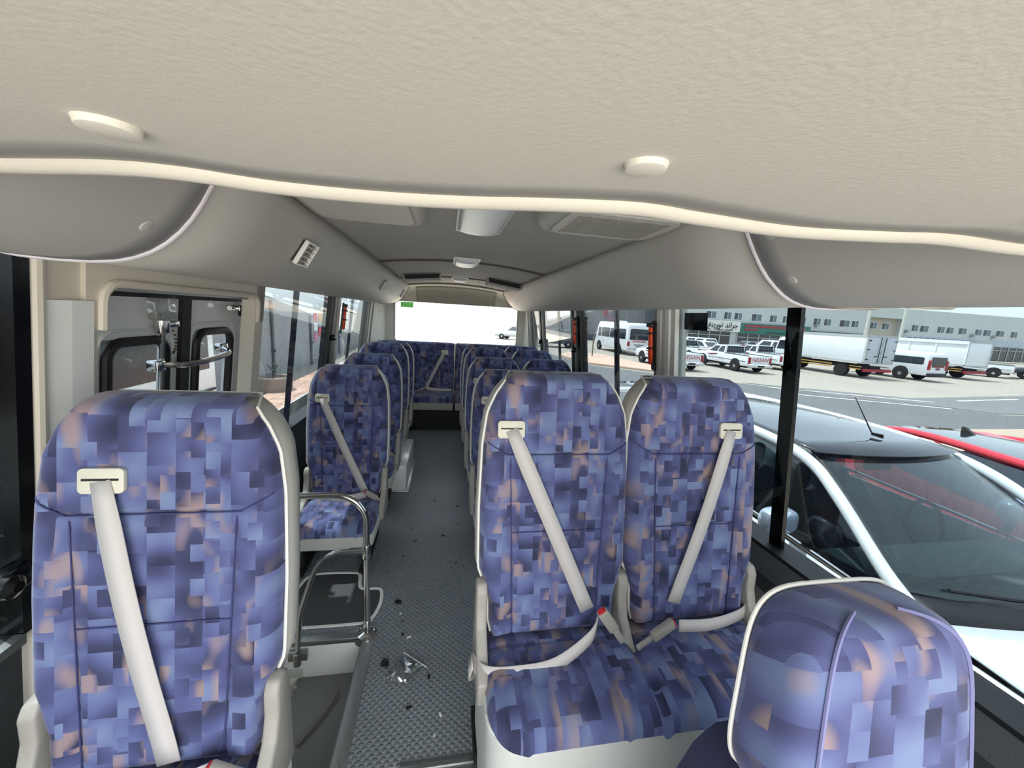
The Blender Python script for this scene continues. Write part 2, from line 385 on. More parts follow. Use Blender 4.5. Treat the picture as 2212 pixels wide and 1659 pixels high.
# rear left windows and pillars
grey = mat('pillar_grey', (120, 120, 116), .45); pale = mat('pillar_pale', (205, 205, 198), .45)
def side_window(n, side, y0, y1, bars, latch=None):
    W = empty('window_%d' % n); struct(W)
    wall_piece(side, y0, y1, .70, 1.615, .004, -.03).build('glass_pane', GLS, W)
    wall_piece(side, y0, y1, 1.612, 1.622, .04, -.005).build('top_rail', BLK, W)
    for yb, wd in bars: wall_piece(side, yb-wd/2, yb+wd/2, .70, 1.615, .028, -.012).build('bar', BLKG, W)
    if latch:
        X = XL if side < 0 else XR; z = latch[1]
        b = MB(); b.lathe([(.0, -.035), (.02, -.035), (.026, -.01), (.022, .03)], (X(z)-side*.02, latch[0], z), axis='X', n=14); b.box((X(z)-.012, latch[0]-.03, z-.018), (X(z)+.012, latch[0]+.05, z+.018), bev=.006); b.build('latch', BLKG, W)
    return W
def pillar(n, side, y0, y1, cols):
    P = empty('trim_%d' % n); struct(P); k = len(cols); d = (y1-y0)/k
    for i, c in enumerate(cols):
        wall_piece(side, y0+i*d+.002, y0+(i+1)*d-.002, -.0 if side else 0, 1.6, .05, .015+.01*(i % 2)).build('profile', c, P)
    return P
side_window(3, -1, 2.135, 3.30, [(2.64, .055)], (3.36, 1.24))
pillar(3, -1, 3.30, 3.52, [BLK, grey, grey, pale])
side_window(4, -1, 3.52, 4.75, [(4.12, .05)])
pillar(4, -1, 4.75, 5.44, [grey, pale, mat('pillar_mid', (70, 72, 74), .4), pale, grey, pale, grey])
# --- right wall
rwl = empty('wall_right'); struct(rwl)
wall_piece(1, -.9, 5.5, -.05, .70).build('lower_panel', DKP, rwl)
wall_piece(1, -.9, 5.5, .585, .70, .05, .022).build('padded_rail', mat('dark_padding', (74, 80, 84), .6, bump=(200, .3, .003)), rwl)
wall_piece(1, -.9, 5.5, .70, .715, .07, .035).build('sill', BLK, rwl)
wall_piece(1, -.9, 1.9, .05, .50, .02, .012).build('kick_panel', mat('kick_grey', (112, 112, 108), .6, bump=(200, .2, .003)), rwl)
wall_piece(1, -.9, 5.5, 1.612, 1.95, .05).build('upper_panel', VIN, rwl)
side_window(5, 1, -.9, 1.73, [(1.105, .052)])
pillar(5, 1, 1.735, 1.93, [pale, mat('bright_trim', (225, 225, 222), .3), pale, pale, grey])
side_window(6, 1, 1.93, 3.12, [(2.475, .05)])
pillar(6, 1, 3.12, 3.34, [BLK, grey, pale, DKG])
side_window(7, 1, 3.34, 4.42, [(3.86, .045)], (3.24, 1.24))
pillar(7, 1, 4.42, 4.60, [grey, BLK, pale])
side_window(8, 1, 4.60, 5.10, [], (4.5, 1.22))
pillar(8, 1, 5.10, 5.44, [grey, pale, grey])

# ================================================================== OVERHEAD
DL = [(-.49, 1.80), (-.503, 1.77), (-.52, 1.74), (-.538, 1.708), (-.56, 1.675), (-.583, 1.648), (-.61, 1.623), (-.638, 1.604), (-.67, 1.589), (-.705, 1.579), (-.75, 1.573), (-.80, 1.571), (-.85, 1.573), (-.89, 1.58), (-.93, 1.602)]
DR = [(.75, 1.81), (.766, 1.78), (.785, 1.75), (.808, 1.715), (.835, 1.68), (.861, 1.653), (.89, 1.63), (.919, 1.611), (.95, 1.597), (.985, 1.588), (1.02, 1.583), (1.06, 1.582), (1.10, 1.586), (1.13, 1.592), (1.15, 1.604)]
def duct(side):
    P = DL if side < 0 else DR
    return [(P[0][0]+side*.012, 1.87), (P[0][0], P[0][1]+.006)]+P
def duct_part(name, side, y0, y1, m, parent, off=0.0, ny=10):
    P = duct(side)
    MB().grid([[(x-side*off*.5, y0+(y1-y0)*j/ny, z-off) for x, z in P] for j in range(ny+1)]).build(name, m, parent, solid=.008)
for side, lab in ((-1, 'long grey air duct cover above the door-side windows'), (1, 'long grey air duct cover above the car-side windows')):
    D = empty('overhead_duct', (0, 0, 0)); tag(D, lab, 'duct', 'overhead ducts')
    duct_part('duct_panel', side, .85, 5.25, DUCT, D)
    # front cover with curved edge: lies just over the main duct
    P = duct(side)[2:]; rows = []; NP = len(P)
    ye = lambda i: (.985 if side < 0 else .935)-(.0 if i < 10 else ((i-9)/5)**2*.10)
    for i, (x, z) in enumerate(P): rows.append([(x-side*.004, .05+(ye(i)-.05)*j/12, z-.005) for j in range(13)])
    MB().grid(rows).build('front_cover', DUCT, D, solid=.008)
    cp = [(x-side*.006, ye(i), z-.008) for i, (x, z) in enumerate(P[:-1])]+[(P[-2][0], .70, P[-2][1]-.008), (P[-2][0], .3, P[-2][1]-.008)]
    MB().tube(bez(cp, 3), .0055, 8).build('edge_piping', mat('lilac_white_piping', (214, 210, 216), .45), D)
    cc = Vector((-.590, .90, 1.638)) if side < 0 else Vector((.873, .87, 1.640))
    b = MB(); b.lathe([(.0001, -.012), (.012, -.010), (.0165, -.004), (.017, .004)], (0, 0, 0), n=20)
    o = b.build('screw_cap', DUCT, D); o.location = cc; o.rotation_euler = (0, math.radians(-50 if side < 0 else 45), 0)
    cc2 = cc+Vector((.062, -.0, .11)) if side < 0 else cc+Vector((-.085, -.0, .10))
    o = o.copy(); C.objects.link(o); o.parent = D; o.location = cc2
    if side > 0:
        # oval reading lamp plates on the underside near the driver
        for (y, r) in ((.86, .055), (.70, .045)):
            b = MB(); b.lathe([(.0001, -.012), (r*.5, -.012), (r*.55, -.004), (r*.8, -.014), (r, -.006), (r, .006)], (1.07, y, 1.586), n=24); b.build('air_nozzle', BEZ, D)
        b = MB(); b.prism([(1.07+.05*math.cos(a), .80+.25*math.sin(a), 1.582) for a in [2*PI*k/32 for k in range(32)]], (0, 0, .012)); b.build('oval_plate', BEZ, D)
    else:
        b = MB(); b.prism([(-.84+.05*math.cos(a), .80+.12*math.sin(a), 1.564) for a in [2*PI*k/24 for k in range(24)]], (0, 0, .014)); b.build('oval_plate', DUCT, D)
for side in (-1, 1):
    MB().tube([(x-side*.003, 5.24, z-.003) for x, z in duct(side)[1:-1]], .006, 6).build('trim_10', mat('seam_brown', (92, 78, 70), .6)).update_tag(); C.objects[-1]['kind'] = 'structure'
# air vents on the left duct
def air_vent(y, t, lab):
    V = empty('air_vent'); tag(V, lab, 'air vent', 'air vents on the door-side duct')
    x, z = -.542, 1.702-t; V.location = (x+.010, y, z-.006); V.rotation_euler = (0, math.radians(121.6), 0)
    # local: x' runs down the slope, y' along the bus, z' outward
    b = MB(); a, c = .050, .060
    for q in ((-a, -c, a, -c+.008), (-a, c-.008, a, c), (-a, -c, -a+.008, c), (a-.008, -c, a, c)): b.box((q[0], q[1], -.004), (q[2], q[3], .012), bev=.002)
    b.build('frame', WPL, V)
    MB().box((-a+.006, -c+.006, -.012), (a-.006, c-.006, -.006)).build('backing', BLK, V)
    for k in range(4): MB().box((-a+.020+k*.020-.0015, -c+.006, -.004), (-a+.020+k*.020+.0015, c-.006, .009)).build('slat', WPL, V)
    for k in range(3): MB().box((-a+.006, -c+.030+k*.030-.003, -.006), (a-.006, -c+.030+k*.030+.003, .0)).build('fin', PLG, V)
air_vent(1.62, .008, 'nearest square slatted air vent on the door-side duct')
air_vent(3.52, .0, 'second slatted air vent along the door-side duct')
air_vent(4.95, .0, 'farthest slatted air vent near the end of the door-side duct')
# ceiling return grilles (two big boxes) near the front
def ac_box(pts, lab, ribs):
    A = empty('ceiling_grille_box', (0, 0, 0)); tag(A, lab, 'ceiling grille', 'ceiling grille boxes')
    cx = sum(p[0] for p in pts)/len(pts); cy = sum(p[1] for p in pts)/len(pts)
    sc = lambda k, z: [(cx+(p[0]-cx)*k, cy+(p[1]-cy)*k, z) for p in pts]
    rows = [sc(1.1, 1.875), sc(1.07, 1.845), sc(1.0, 1.822), sc(.93, 1.816), sc(.90, 1.819)]
    MB().grid(rows, closed=True, capends=True).build('housing', DUCT, A, smooth=50)
    P = sc(.86, 1.814)
    MB().prism(P, (0, 0, .006)).build('cover', mat('grille_cover', (205, 203, 196), .6, bump=(300, .4, .004)), A)
    if ribs:
        xs = [p[0] for p in P]; ys = [p[1] for p in P]
        b = MB()
        for k in range(34):
            x = min(xs)+.035+(max(xs)-min(xs)-.07)*k/33
            b.box((x-.0013, min(ys)+.03, 1.811), (x+.0013, max(ys)-.03, 1.815))
        b.build('fine_ribs', DUCT, A, smooth=0, kind='stuff')
def oct_(x0, x1, y0, y1, r): return rrect(x0, x1, y0, y1, r, 4)
ac_box(oct_(-.47, -.10, 1.17, 1.60, .06), 'rounded grey ceiling grille box on the door side', False)
ac_box(oct_(.33, .76, 1.12, 1.46, .06), 'rounded grey ceiling grille box with fine ribs on the car side', True)
def flap(x0, x1, y, lab):
    A = empty('ceiling_speaker', (0, 0, 0)); tag(A, lab, 'ceiling vent', 'dark ceiling vents')
    z = ceil_z((x0+x1)/2); tilt = (ceil_z(x1)-ceil_z(x0))
    b = MB(); b.prism([(x0, y, ceil_z(x0)), (x1, y, ceil_z(x1)), (x1-.01, y+.02, ceil_z(x1)-.062), (x0+.01, y+.02, ceil_z(x0)-.062)], (0, .26, 0)); b.build('housing', CEIL, A)
    b = MB(); b.prism([(x0+.012, y-.004, ceil_z(x0)-.006), (x1-.012, y-.004, ceil_z(x1)-.006), (x1-.022, y+.012, ceil_z(x1)-.046), (x0+.022, y+.012, ceil_z(x0)-.046)], (0, .006, 0)); b.build('dark_grille', DKG, A)
flap(-.43, -.06, 3.98, 'dark slotted ceiling vent left of the small lamp'); flap(.40, .76, 3.95, 'dark slotted ceiling vent right of the small lamp')
# ceiling lamps
def lamp(x0, x1, y0, y1, lab, drop=.035):
    A = empty('ceiling_lamp', (0, 0, 0)); tag(A, lab, 'lamp', 'ceiling lamps down the middle')
    zc = ceil_z((x0+x1)/2); rows = []
    for j in range(13):
        y = y0+(y1-y0)*j/12; e = min(1, (y-y0)/.03, (y1-y)/.03); e = math.sin(max(0, e)*PI/2)
        rows.append([(x0+(x1-x0)*k/12, y, zc-.004-(drop*(1-(2*k/12-1)**2)**.5*.6+.012)*e) for k in range(13)])
    MB().grid(rows).build('lens', LENS, A, smooth=60, solid=.002)
    b = MB(); b.box((x0-.008, y0-.006, zc-.012), (x0, y1+.006, zc+.01)); b.box((x1, y0-.006, zc-.012), (x1+.008, y1+.006, zc+.01)); b.box((x0-.008, y0-.012, zc-.012), (x1+.008, y0, zc+.01)); b.box((x0-.008, y1, zc-.012), (x1+.008, y1+.012, zc+.01)); b.build('frame', WPL, A)
lamp(.04, .225, 1.10, 1.86, 'long ribbed glass ceiling lamp nearest the front')
lamp(.05, .22, 2.78, 3.1, 'middle white ceiling lamp just ahead of a roof seam')
lamp(.06, .22, 4.30, 4.6, 'small white ceiling lamp between the two dark vents')
# small dimples in the headliner
for x, y in ((-.20, 2.05), (.66, 1.9), (-.2, 3.5), (.5, 3.45)):
    tag(MB().lathe([(.014, .0), (.012, -.004), (.0001, -.005)], (x, y, ceil_z(x)-.003), n=16).build('headliner_button', CEIL), 'small round button pressed into the rear headliner', 'button', 'headliner buttons')
# --- cab headliner in front with wavy rolled edge
pp = [(-1.0, .53), (-.7, .505), (-.50, .500), (-.447, .499), (-.325, .462), (-.257, .455), (-.18, .468), (-.085, .465), (.014, .447), (.111, .418), (.195, .400), (.269, .408), (.399, .418), (.505, .397), (.571, .380), (.709, .384), (.85, .36), (1.15, .33)]
edge = bez([(x, y, 1.625) for x, y in pp], 8)
ch = empty('trim_9'); struct(ch)
MB().tube(edge, .0125, 14).build('rolled_edge', ROLL, ch)
MB().tube([(p.x, p.y+.010, 1.632) for p in edge], .0105, 12).build('rolled_edge', ROLL, ch)
rows = []
for j in range(24):
    t = j/23
    rows.append([(p.x, (p.y-.004)*(1-t)+(-1.0)*t, 1.628-.058*t**.8) for p in edge])
MB().grid(rows).build('front_panel', HEAD, ch, solid=.01)
MB().grid([[(p.x, p.y+.01, 1.636) for p in edge], [(p.x, p.y+.03, 1.70) for p in edge], [(p.x, p.y-.1, 1.9) for p in edge]]).build('upper_return', HEAD, ch, solid=.006)
for x, y, r, lab in ((-.235, .336, .019, 'left'), (.140, .280, .0165, 'middle'), (.55, .27, .0165, 'right')):
    z = 1.6155
    o = MB().lathe([(.0001, -.0055), (r-.005, -.0055), (r-.002, -.0045), (r, .002), (r+.001, .010)], (0, 0, 0), n=32).build('round_plug', HEAD)
    o.location = (x, y, z-.001)
    tag(o, 'cream round plug set in the front headliner, %s one of three' % {'left': 'the leftmost', 'middle': 'the middle', 'right': 'the rightmost'}[lab], 'plug', 'round plugs in the front headliner')

# ================================================================== SEATS
HWT = [(0, .195), (.04, .205), (.11, .207), (.17, .225), (.21, .240), (.40, .243), (.60, .238), (.70, .225), (.76, .198), (.80, .168), (.815, .150)]
def hw(s): return interp(s, HWT)
TOPS = .815; LEAN = .148
def pad(hwf, length, T, r, seams, place, nu=44, nv=72, endbot=True, uvo=(0, 0), power=2.0):
    """upholstery pad: returns rows/uvs. place(x, s, o) -> point"""
    rows, uvs = [], []
    us = [math.sin((k/nu*2-1)*PI/2)*.35+(k/nu*2-1)*.65 for k in range(nu+1)]
    for j in range(nv+1):
        v = j/nv; v = .5-.5*math.cos(v*PI)*.35-.5*.65*(1-2*v); s = length*v; H = hwf(s); row, ur = [], []
        for u in us:
            x = u*H; e = min(H-abs(x), length-s, s+(0 if endbot else 9))
            k = min(1, max(0, e/r)); o = T*(1-(1-k)**power)**(1/power)
            for f in seams: o -= f(x, s)
            row.append(place(x, s, o)); ur.append((x+uvo[0], s+uvo[1]))
        rows.append(row); uvs.append(ur)
    return rows, uvs
def groove(d, sig=.0045, dep=.007): return dep*math.exp(-(d/sig)**2)
def back_seams():
    f1 = lambda x, s: groove(abs(x)-(.135+.02*(s/.5)), .0045, .007)*(1-sm(s, .54, .58))
    f2 = lambda x, s: groove(s-(.575+.55*max(0, abs(x)-.165)), .005, .007)
    f3 = lambda x, s: groove(s-.335, .005, .006)*(1-sm(abs(x), .13, .15))
    f4 = lambda x, s: -.008*math.exp(-((abs(x)-.19)/.03)**2)*(1-sm(s, .5, .6))
    return [f1, f2, f3, f4]
def bp(x, s, o): return (x, s*LEAN-o*.99, s+o*.02)
def make_back(parent, cx, h, belt=1, fine=True, uvo=(0, 0), belt_end=.12, name='backrest', bofs=.145, bs=.622, es=.035):
    """backrest, origin at its base, belt=+1/-1: shoulder side"""
    NV = 130 if fine else 56
    r, u = pad(hw, TOPS, .045, .035, back_seams(), bp, 72 if fine else 32, NV, uvo=uvo)
    for a_, b_ in ((.012, .004), (.035, .004), (.06, .002), (.082, -.008)):
        r.append([(x*1.0, TOPS*LEAN+a_, TOPS+b_) for x, _, _ in r[NV]]); u.append([(p[0], p[1]+a_) for p in u[NV]])
    o = MB().grid(r, u).build(name, FAB, parent, smooth=60); o.location = (cx, 0, h)
    # seam cords lying in the upholstery grooves
    def surf(x, s):
        e = min(hw(s)-abs(x), TOPS-s, s); k = min(1, max(0, e/.035)); return bp(x, s, .045*(1-(1-k)**2)**.5-.0008)
    lines = [[(sx*(.135+.04*s), s) for s in [.015+.55*k/26 for k in range(27)]] for sx in (-1, 1)]
    lines.append([(x, .335) for x in [-.145+.29*k/12 for k in range(13)]])
    lines.append([(x, .575+.55*max(0, abs(x)-.165)) for x in [-.228+.456*k/36 for k in range(37)]])
    b = MB()
    for ln in lines: b.tube([surf(x, s) for x, s in ln], .0017, 5)
    b.build('seams', SEAM, parent).location = (cx, 0, h)
    # shell
    out = [(-hw(s), s) for s in [TOPS*k/40 for k in range(41)]]; out = out+[(-x, s) for x, s in out[::-1]]
    def loop(k, y, grow): return [(x*(1+grow/.24), s*LEAN+y, s-.012*sm(s, .72, TOPS)) for x, s in out]
    rows = [loop(0, 0.0, 0.002), loop(0, .006, .008), loop(0, .045, .012), loop(0, .085, .004), loop(0, .10, -.02)]
    o2 = MB().grid(rows, closed=True, capends=True).build('back_shell', VIN, parent, smooth=50); o2.location = (cx, 0, h)
    o3 = MB().tube([(x*1.02, s*LEAN-.002+.084*sm(s, .79, TOPS), s-.004*sm(s, .79, TOPS)) for x, s in out], .0042, 6).build('piping', PIPE, parent); o3.location = (cx, 0, h)  # side piping; its white run along the rear top edge imitates backlight glow
    # belt guide bezel
    bx = -belt*bofs
    bz = empty('tmp'); bpy.data.objects.remove(bz)
    b = MB(); b.prism([(x, -.006, z) for x, z in rrect(-.042, .042, -.027, .027, .010, 5)], (0, .012, 0), bev=.0025)
    g = b.build('belt_guide', BEZ, parent); g.location = (cx+bx, bs*LEAN-.050, h+bs); g.rotation_euler = (-LEAN, 0, 0)
    MB().box((-.033, -.0075, .001), (.033, -.006, .0055)).build('slot', BLK, g)
    # shoulder belt
    e = Vector((belt*belt_end, .03*LEAN-.068, es)); a = Vector((bx, bs*LEAN-.062, bs+.001)); rows = []
    n = 14; d = (e-a); d.y = 0; d.normalize(); sd = Vector((-d.z, 0, d.x))
    for k in range(n+1):
        t = k/n; p = a.lerp(e, t); s = p.z; p.y = s*LEAN-.052-.010*math.sin(PI*min(1, t*1.1))-.004
        wv = .0235*(.8+.2*min(1, t*6)); rows.append([p-sd*wv, p+sd*wv])
    q = MB().grid([[tuple(v) for v in r_] for r_ in rows]).build('shoulder_belt', BELT, parent, solid=.0024); q.location = (cx, 0, h)
    return o
def ribbon(pts, wdir, half, name, parent, loc, m=BELT):
    P = bez(pts, 6); W = Vector(wdir).normalized()
    rows = [[tuple(p-W*half), tuple(p+W*half)] for p in P]
    o = MB().grid(rows).build(name, m, parent, solid=.0024); o.location = loc; return o
def make_buckle(parent, loc, rz, ry, red=True):
    b = MB(); b.box((-.017, -.011, -.042), (.017, .011, .042), bev=.006)
    o = b.build('buckle', PLG, parent); o.location = loc; o.rotation_euler = (0, ry, rz)
    MB().box((-.012, -.009, .038), (.012, .009, .0455), bev=.003).build('release_button', REDP, o)
    MB().box((-.010, -.004, -.10), (.010, .004, -.04), bev=.002).build('buckle_stalk', PLG, o)
    return o
def make_cover(parent, cx, h, sx):
    pts = [(-.16, -.10), (-.16, -.03), (-.10, .0), (-.045, .05), (-.028, .10), (-.026, .155), (-.012, .178), (.016, .182), (.036, .165), (.045, .10), (.045, -.10)]
    b = MB(); b.prism([(-.017, y, z) for y, z in pts], (.034, 0, 0), bev=.007)
    o = b.build('hinge_cover', PLG, parent, smooth=60); o.location = (cx+sx*.233, 0, h); return o
def cushion_parts(parent, x0, x1, h, depth, skirt, seams, rc=.06, uvo=(0, 0), fine=1):
    L = depth; W = (x1-x0)/2; cx = (x0+x1)/2
    def hwf(s):
        if s < rc: return W-rc+math.sqrt(max(0, rc*rc-(rc-s)**2))
        return W
    pl = lambda x, s, o: (x, -L+.02+s-0.02*sm(.1-s, 0, .1), o-.052+.012*math.sin(min(1, s/L)*PI))
    rows, uvs = pad(hwf, L+.08, .052, .06, seams, pl, int(40*fine*max(1, W/.3)), int(48*fine), uvo=uvo, power=2.3)
    o = MB().grid(rows, uvs).build('seat_cushion', FAB3, parent, smooth=60); o.location = (cx, 0, h)
    pts = []
    for k in range(9):
        a = PI/2*k/8; pts.append((-W+rc-rc*math.cos(a), -L+.02+rc-rc*math.sin(a)))
    pts = pts+[(-x, y) for x, y in pts[::-1]]+[(W, .08), (-W, .08)]
    rows = []
    for z, g in ((-.046, -.004), (-.055, .004), (-.085, .004), (-.085-skirt, -.006)):
        rows.append([(x+(g if x > 0 else -g), y-g, z) for x, y in pts])
    o = MB().grid(rows, closed=True, capends=True).build('cushion_skirt', VINW, parent, smooth=50); o.location = (cx, 0, h)
    MB().tube([(x*1.005, y-.004, -.049) for x, y in pts[:-2]], .004, 6).build('cushion_piping', PIPE, parent).location = (cx, 0, h)
def legs(parent, xs, h, base=0):
    for x in xs:
        b = MB(); b.box((x-.015, -.34, base+.03), (x+.015, -.30, h-.12)); b.box((x-.015, -.06, base+.03), (x+.015, -.02, h-.10)); b.box((x-.02, -.38, base), (x+.02, .04, base+.03)); b.box((x-.015, -.36, h-.15), (x+.015, .04, h-.11))
        b.build('leg_frame', DKG, parent, smooth=0)
def cs_single(x, s): return groove(abs(x)-.14, .006, .008)
def single_seat(loc, h, lab, base=0, belt=1, belt_end=.12, group=None, skirt=.055, fine=True, lap=True, depth=.40, bofs=.145, bs=.622):
    t = empty('passenger_seat', loc); tag(t, lab, 'seat', group)
    make_back(t, 0, h, belt, fine, belt_end=belt_end, bofs=bofs, bs=bs)
    make_cover(t, 0, h, -1); make_cover(t, 0, h, 1)
    cushion_parts(t, -.225, .225, h-.01, depth, skirt, [cs_single], .05)
    make_buckle(t, (belt*.165, -.085, h+.03), 0, belt*-1.0)
    if lap: ribbon([(belt*.13, -.075, h+.03), (0, -.10, h+.015), (-belt*.12, -.07, h+.01), (-belt*.21, -.02, h+.005)], (0, .2, 1), .021, 'lap_belt', t, (0, 0, 0))
    legs(t, (-.17, .17), h, base)
    return t
def double_seat(loc, h, lab, w=.485, base=0, group=None, skirt=.055, fine=True, depth=.40, rc=.07, belts=(1, -1), bend=(.12, .10), bofs=(.145, .145), bs=.622, es=.035):
    t = empty('double_seat', loc); tag(t, lab, 'seat', group)
    for k, c in enumerate((-w/2, w/2)):
        make_back(t, c, h, belts[k], fine, uvo=(k*.83, k*.41), belt_end=bend[k], bofs=bofs[k], bs=bs, es=es)
        if k == 0: make_cover(t, c, h, -1)
        make_cover(t, c, h, 1)
    f = lambda x, s: groove(x, .009, .022)+groove(abs(abs(x)-w/2)-.135-.05*sm(s, .0, .3)*0, .006, .008)+groove(s-.24, .006, .004)
    cushion_parts(t, -w+.015, w-.015, h-.01, depth, skirt, [f], rc, fine=1.4 if fine else .8)
    return t
# L1: front left seat
s1 = single_seat((-.605, .83, .0), .46, 'front left single seat, largest in view, patterned blue fabric with pale belt', belt=1, belt_end=.035, skirt=.35, bofs=.093, bs=.652, group='single seats on the door side')
# R1: front double seat
d1 = double_seat((.608, 1.05, 0), .505, 'front double seat on the car side with both belts fastened across', group='double seats on the car side', skirt=.40, depth=.32, rc=.09, bofs=(.160, .112), bs=.656, bend=(.105, .075), es=.085)
make_buckle(d1, (-.100, -.115, .612), 0, -.62); 
ribbon([(-.125, -.10, .60), (-.16, -.13, .57), (-.27, -.15, .51), (-.38, -.15, .495), (-.47, -.13, .485), (-.505, -.07, .475)], (.12, .25, 1), .022, 'lap_belt', d1, (0, 0, 0))
ribbon([(-.505, -.10, .50), (-.512, -.08, .44), (-.49, -.04, .40)], (.0, 1, .3), .022, 'belt_anchor', d1, (0, 0, 0))
o = make_buckle(d1, (.085, -.12, .565), .15, 1.12)
ribbon([(.155, -.10, .555), (.25, -.10, .548), (.35, -.08, .54), (.45, -.04, .53), (.475, 0, .53)], (0, .15, 1), .020, 'lap_belt', d1, (0, 0, 0))
MB().box((-.475, -.02, 0), (-.43, .14, .05)).build('floor_rail', BLK, d1)
# other rows
s2 = single_seat((-.598, 2.425, 0), .31, 'dark-shaded single seat behind the chrome entrance rail', group='single seats on the door side')
for y, h, lab in ((3.17, .0, 'third single seat on the door side, two behind the chrome rail'), (3.78, .045, 'fourth single seat on the door side, standing over the white floor box'), (4.36, .02, 'fifth single seat on the door side, just ahead of the rear bench')):
    c = copy_tree(s2); c.location = (-.598, y, h); c['label'] = lab
d2 = double_seat((.68, 2.45, 0), .31, 'second double seat on the car side, mostly hidden behind the front pair', group='double seats on the car side', fine=False, skirt=.06)
legs(d2, (-.42, .3), .31)
for y, h, lab in ((3.20, 0, 'third double seat on the car side'), (3.82, .03, 'fourth double seat on the car side'), (4.40, .02, 'fifth double seat on the car side, just ahead of the rear bench')):
    c = copy_tree(d2); c.location = (.68, y, h); c['label'] = lab
# rear bench: two wide backs
def rear_bench():
    t = empty('rear_bench', (.13, 5.22, 0)); tag(t, 'full-width rear bench under the back window with one fastened belt', 'bench seat')
    TB = .66
    for (xa, xb, k) in ((-.93, -.005, 0), (.005, .93, 1)):
        W = (xb-xa)/2; cx = (xa+xb)/2
        hf = lambda s: W-.03+math.sqrt(max(0, .03**2-max(0, s-(TB-.03))**2))
        fs = [lambda x, s: groove(abs(abs(x)-.23)-.13, .007, .008), lambda x, s: groove(s-.34, .007, .007), lambda x, s: groove(s-.50, .007, .007), lambda x, s: groove(x, .008, .012)]
        rows, u = pad(hf, TB, .06, .04, fs, lambda x, s, o: (x, s*.06-o, s), 60, 50, uvo=(k*2.1+.3, .9))
        MB().grid(rows, u).build('backrest', FAB, t, smooth=60).location = (cx, 0, .44)
        MB().box((xa, 0, .44), (xb, .05, .44+TB-.01), bev=.02).build('back_shell', VIN, t)
        W2 = W
        rows, uvs = pad(lambda s: W2-.03+math.sqrt(max(0, .03**2-max(0, .03-s)**2)), .50, .08, .05, [lambda x, s: groove(x, .008, .012)], lambda x, s, o: (x, -.46+s, o-.08), 50, 40, uvo=(k, .2))
        MB().grid(rows, uvs).build('seat_cushion', FAB3, t, smooth=60).location = (cx, 0, .45)
        MB().box((xa+.005, -.455, .27), (xb-.005, .0, .375), bev=.015).build('cushion_skirt', VIN, t)
    MB().box((-.93, -.42, 0), (.93, 0, .275)).build('base', DKG, t)
    b = MB(); b.prism([(x, -.006, z) for x, z in rrect(-.046, .046, -.030, .030, .01, 4)], (0, .012, 0)); g = b.build('belt_guide', BEZ, t); g.location = (-.135, -.03, .97)
    a = Vector((-.145, -.045, .965)); e = Vector((-.37, -.10, .49)); d = (e-a).normalized(); sd = Vector((-d.z, 0, d.x)).normalized()
    MB().grid([[tuple(a.lerp(e, k/8)-sd*.021), tuple(a.lerp(e, k/8)+sd*.021)] for k in range(9)]).build('shoulder_belt', BELT, t, solid=.0024)
    ribbon([(-.37, -.11, .49), (-.28, -.12, .475), (-.15, -.11, .465), (-.03, -.06, .455)], (0, .3, 1), .022, 'lap_belt', t, (0, 0, 0))
    make_buckle(t, (-.42, -.12, .475), 0, 1.2)
rear_bench()
# driver's seat with integrated headrest (bottom right)
def superq(cx, cy, cz, a, b, c, e1, e2, nu=48, nv=32, taper=0, uvs=1.0, fwd=0):
    rows, us = [], []
    sg = lambda v, p: math.copysign(abs(v)**p, v)
    for i in range(nv+1):
        ph = -PI/2+PI*i/nv; row, ur = [], []
        for j in range(nu+1):
            th = 2*PI*j/nu-PI/2
            x = a*sg(math.cos(ph), e1)*sg(math.cos(th), e2); y = b*sg(math.cos(ph), e1)*sg(math.sin(th), e2); z = c*sg(math.sin(ph), e1)
            k = 1-taper*(z/c); row.append((cx+x*k, cy+y*k+fwd*z, cz+z)); ur.append((x*1.0+(-.15 if x < 0 else .15)*sm(abs(th-PI/2) < PI/2, 0, 1)*0+y*.6, z+.5*y))
        rows.append(row); us.append(ur)
    return rows, us
ds = empty('driver_seat', (.595, .37, -.12)); tag(ds, "driver's seat with rounded headrest in patterned blue fabric at bottom right", 'seat')
r, u = superq(0, 0, 1.10, .150, .070, .150, .42, .50, taper=.10, fwd=.10)
MB().grid(r, u).build('headrest', FAB2, ds, smooth=70)
# piped seams round the headrest's two flanks
for sx in (-1, 1):
    pts = []
    for k in range(25):
        a = -PI*.5+PI*1.0*k/24*1.0
        ph = -.9+2.4*k/24
        sg = lambda v, p: math.copysign(abs(v)**p, v)
        th = -PI/2+sx*.72
        x = .151*sg(math.cos(ph), .42)*sg(math.cos(th), .5); y = .071*sg(math.cos(ph), .42)*sg(math.sin(th), .5); z = .151*sg(math.sin(ph), .42)
        kk = 1-.10*(z/.15); pts.append((x*kk, y*kk+.10*z, 1.10+z))
    MB().tube(pts, .0028, 6).build('seam', mat('seam_thread', (120, 122, 165), .8), ds)
rim = []
for k in range(41):
    th = -.95+(PI+1.9)*k/40; sg = lambda v, p: math.copysign(abs(v)**p, v)
    x = .1475*sg(math.cos(th), .42); z = .1475*sg(math.sin(th), .42); kk = 1-.10*(z/.15); rim.append((x*kk, .045+.10*z, 1.10+z))
MB().tube(rim, .0034, 8).build('piping', PIPE, ds)
def dhw(s): return interp(s, [(0, .20), (.30, .20), (.40, .185), (.455, .15), (.48, .11)])
rr, uu = pad(dhw, .48, .07, .05, [lambda x, s: groove(abs(x)-.15, .006, .008)], lambda x, s, o: (x, s*.10-o, s), 40, 50)
MB().grid(rr, uu).build('backrest', FAB2, ds, smooth=60).location = (0, -.03, .46)
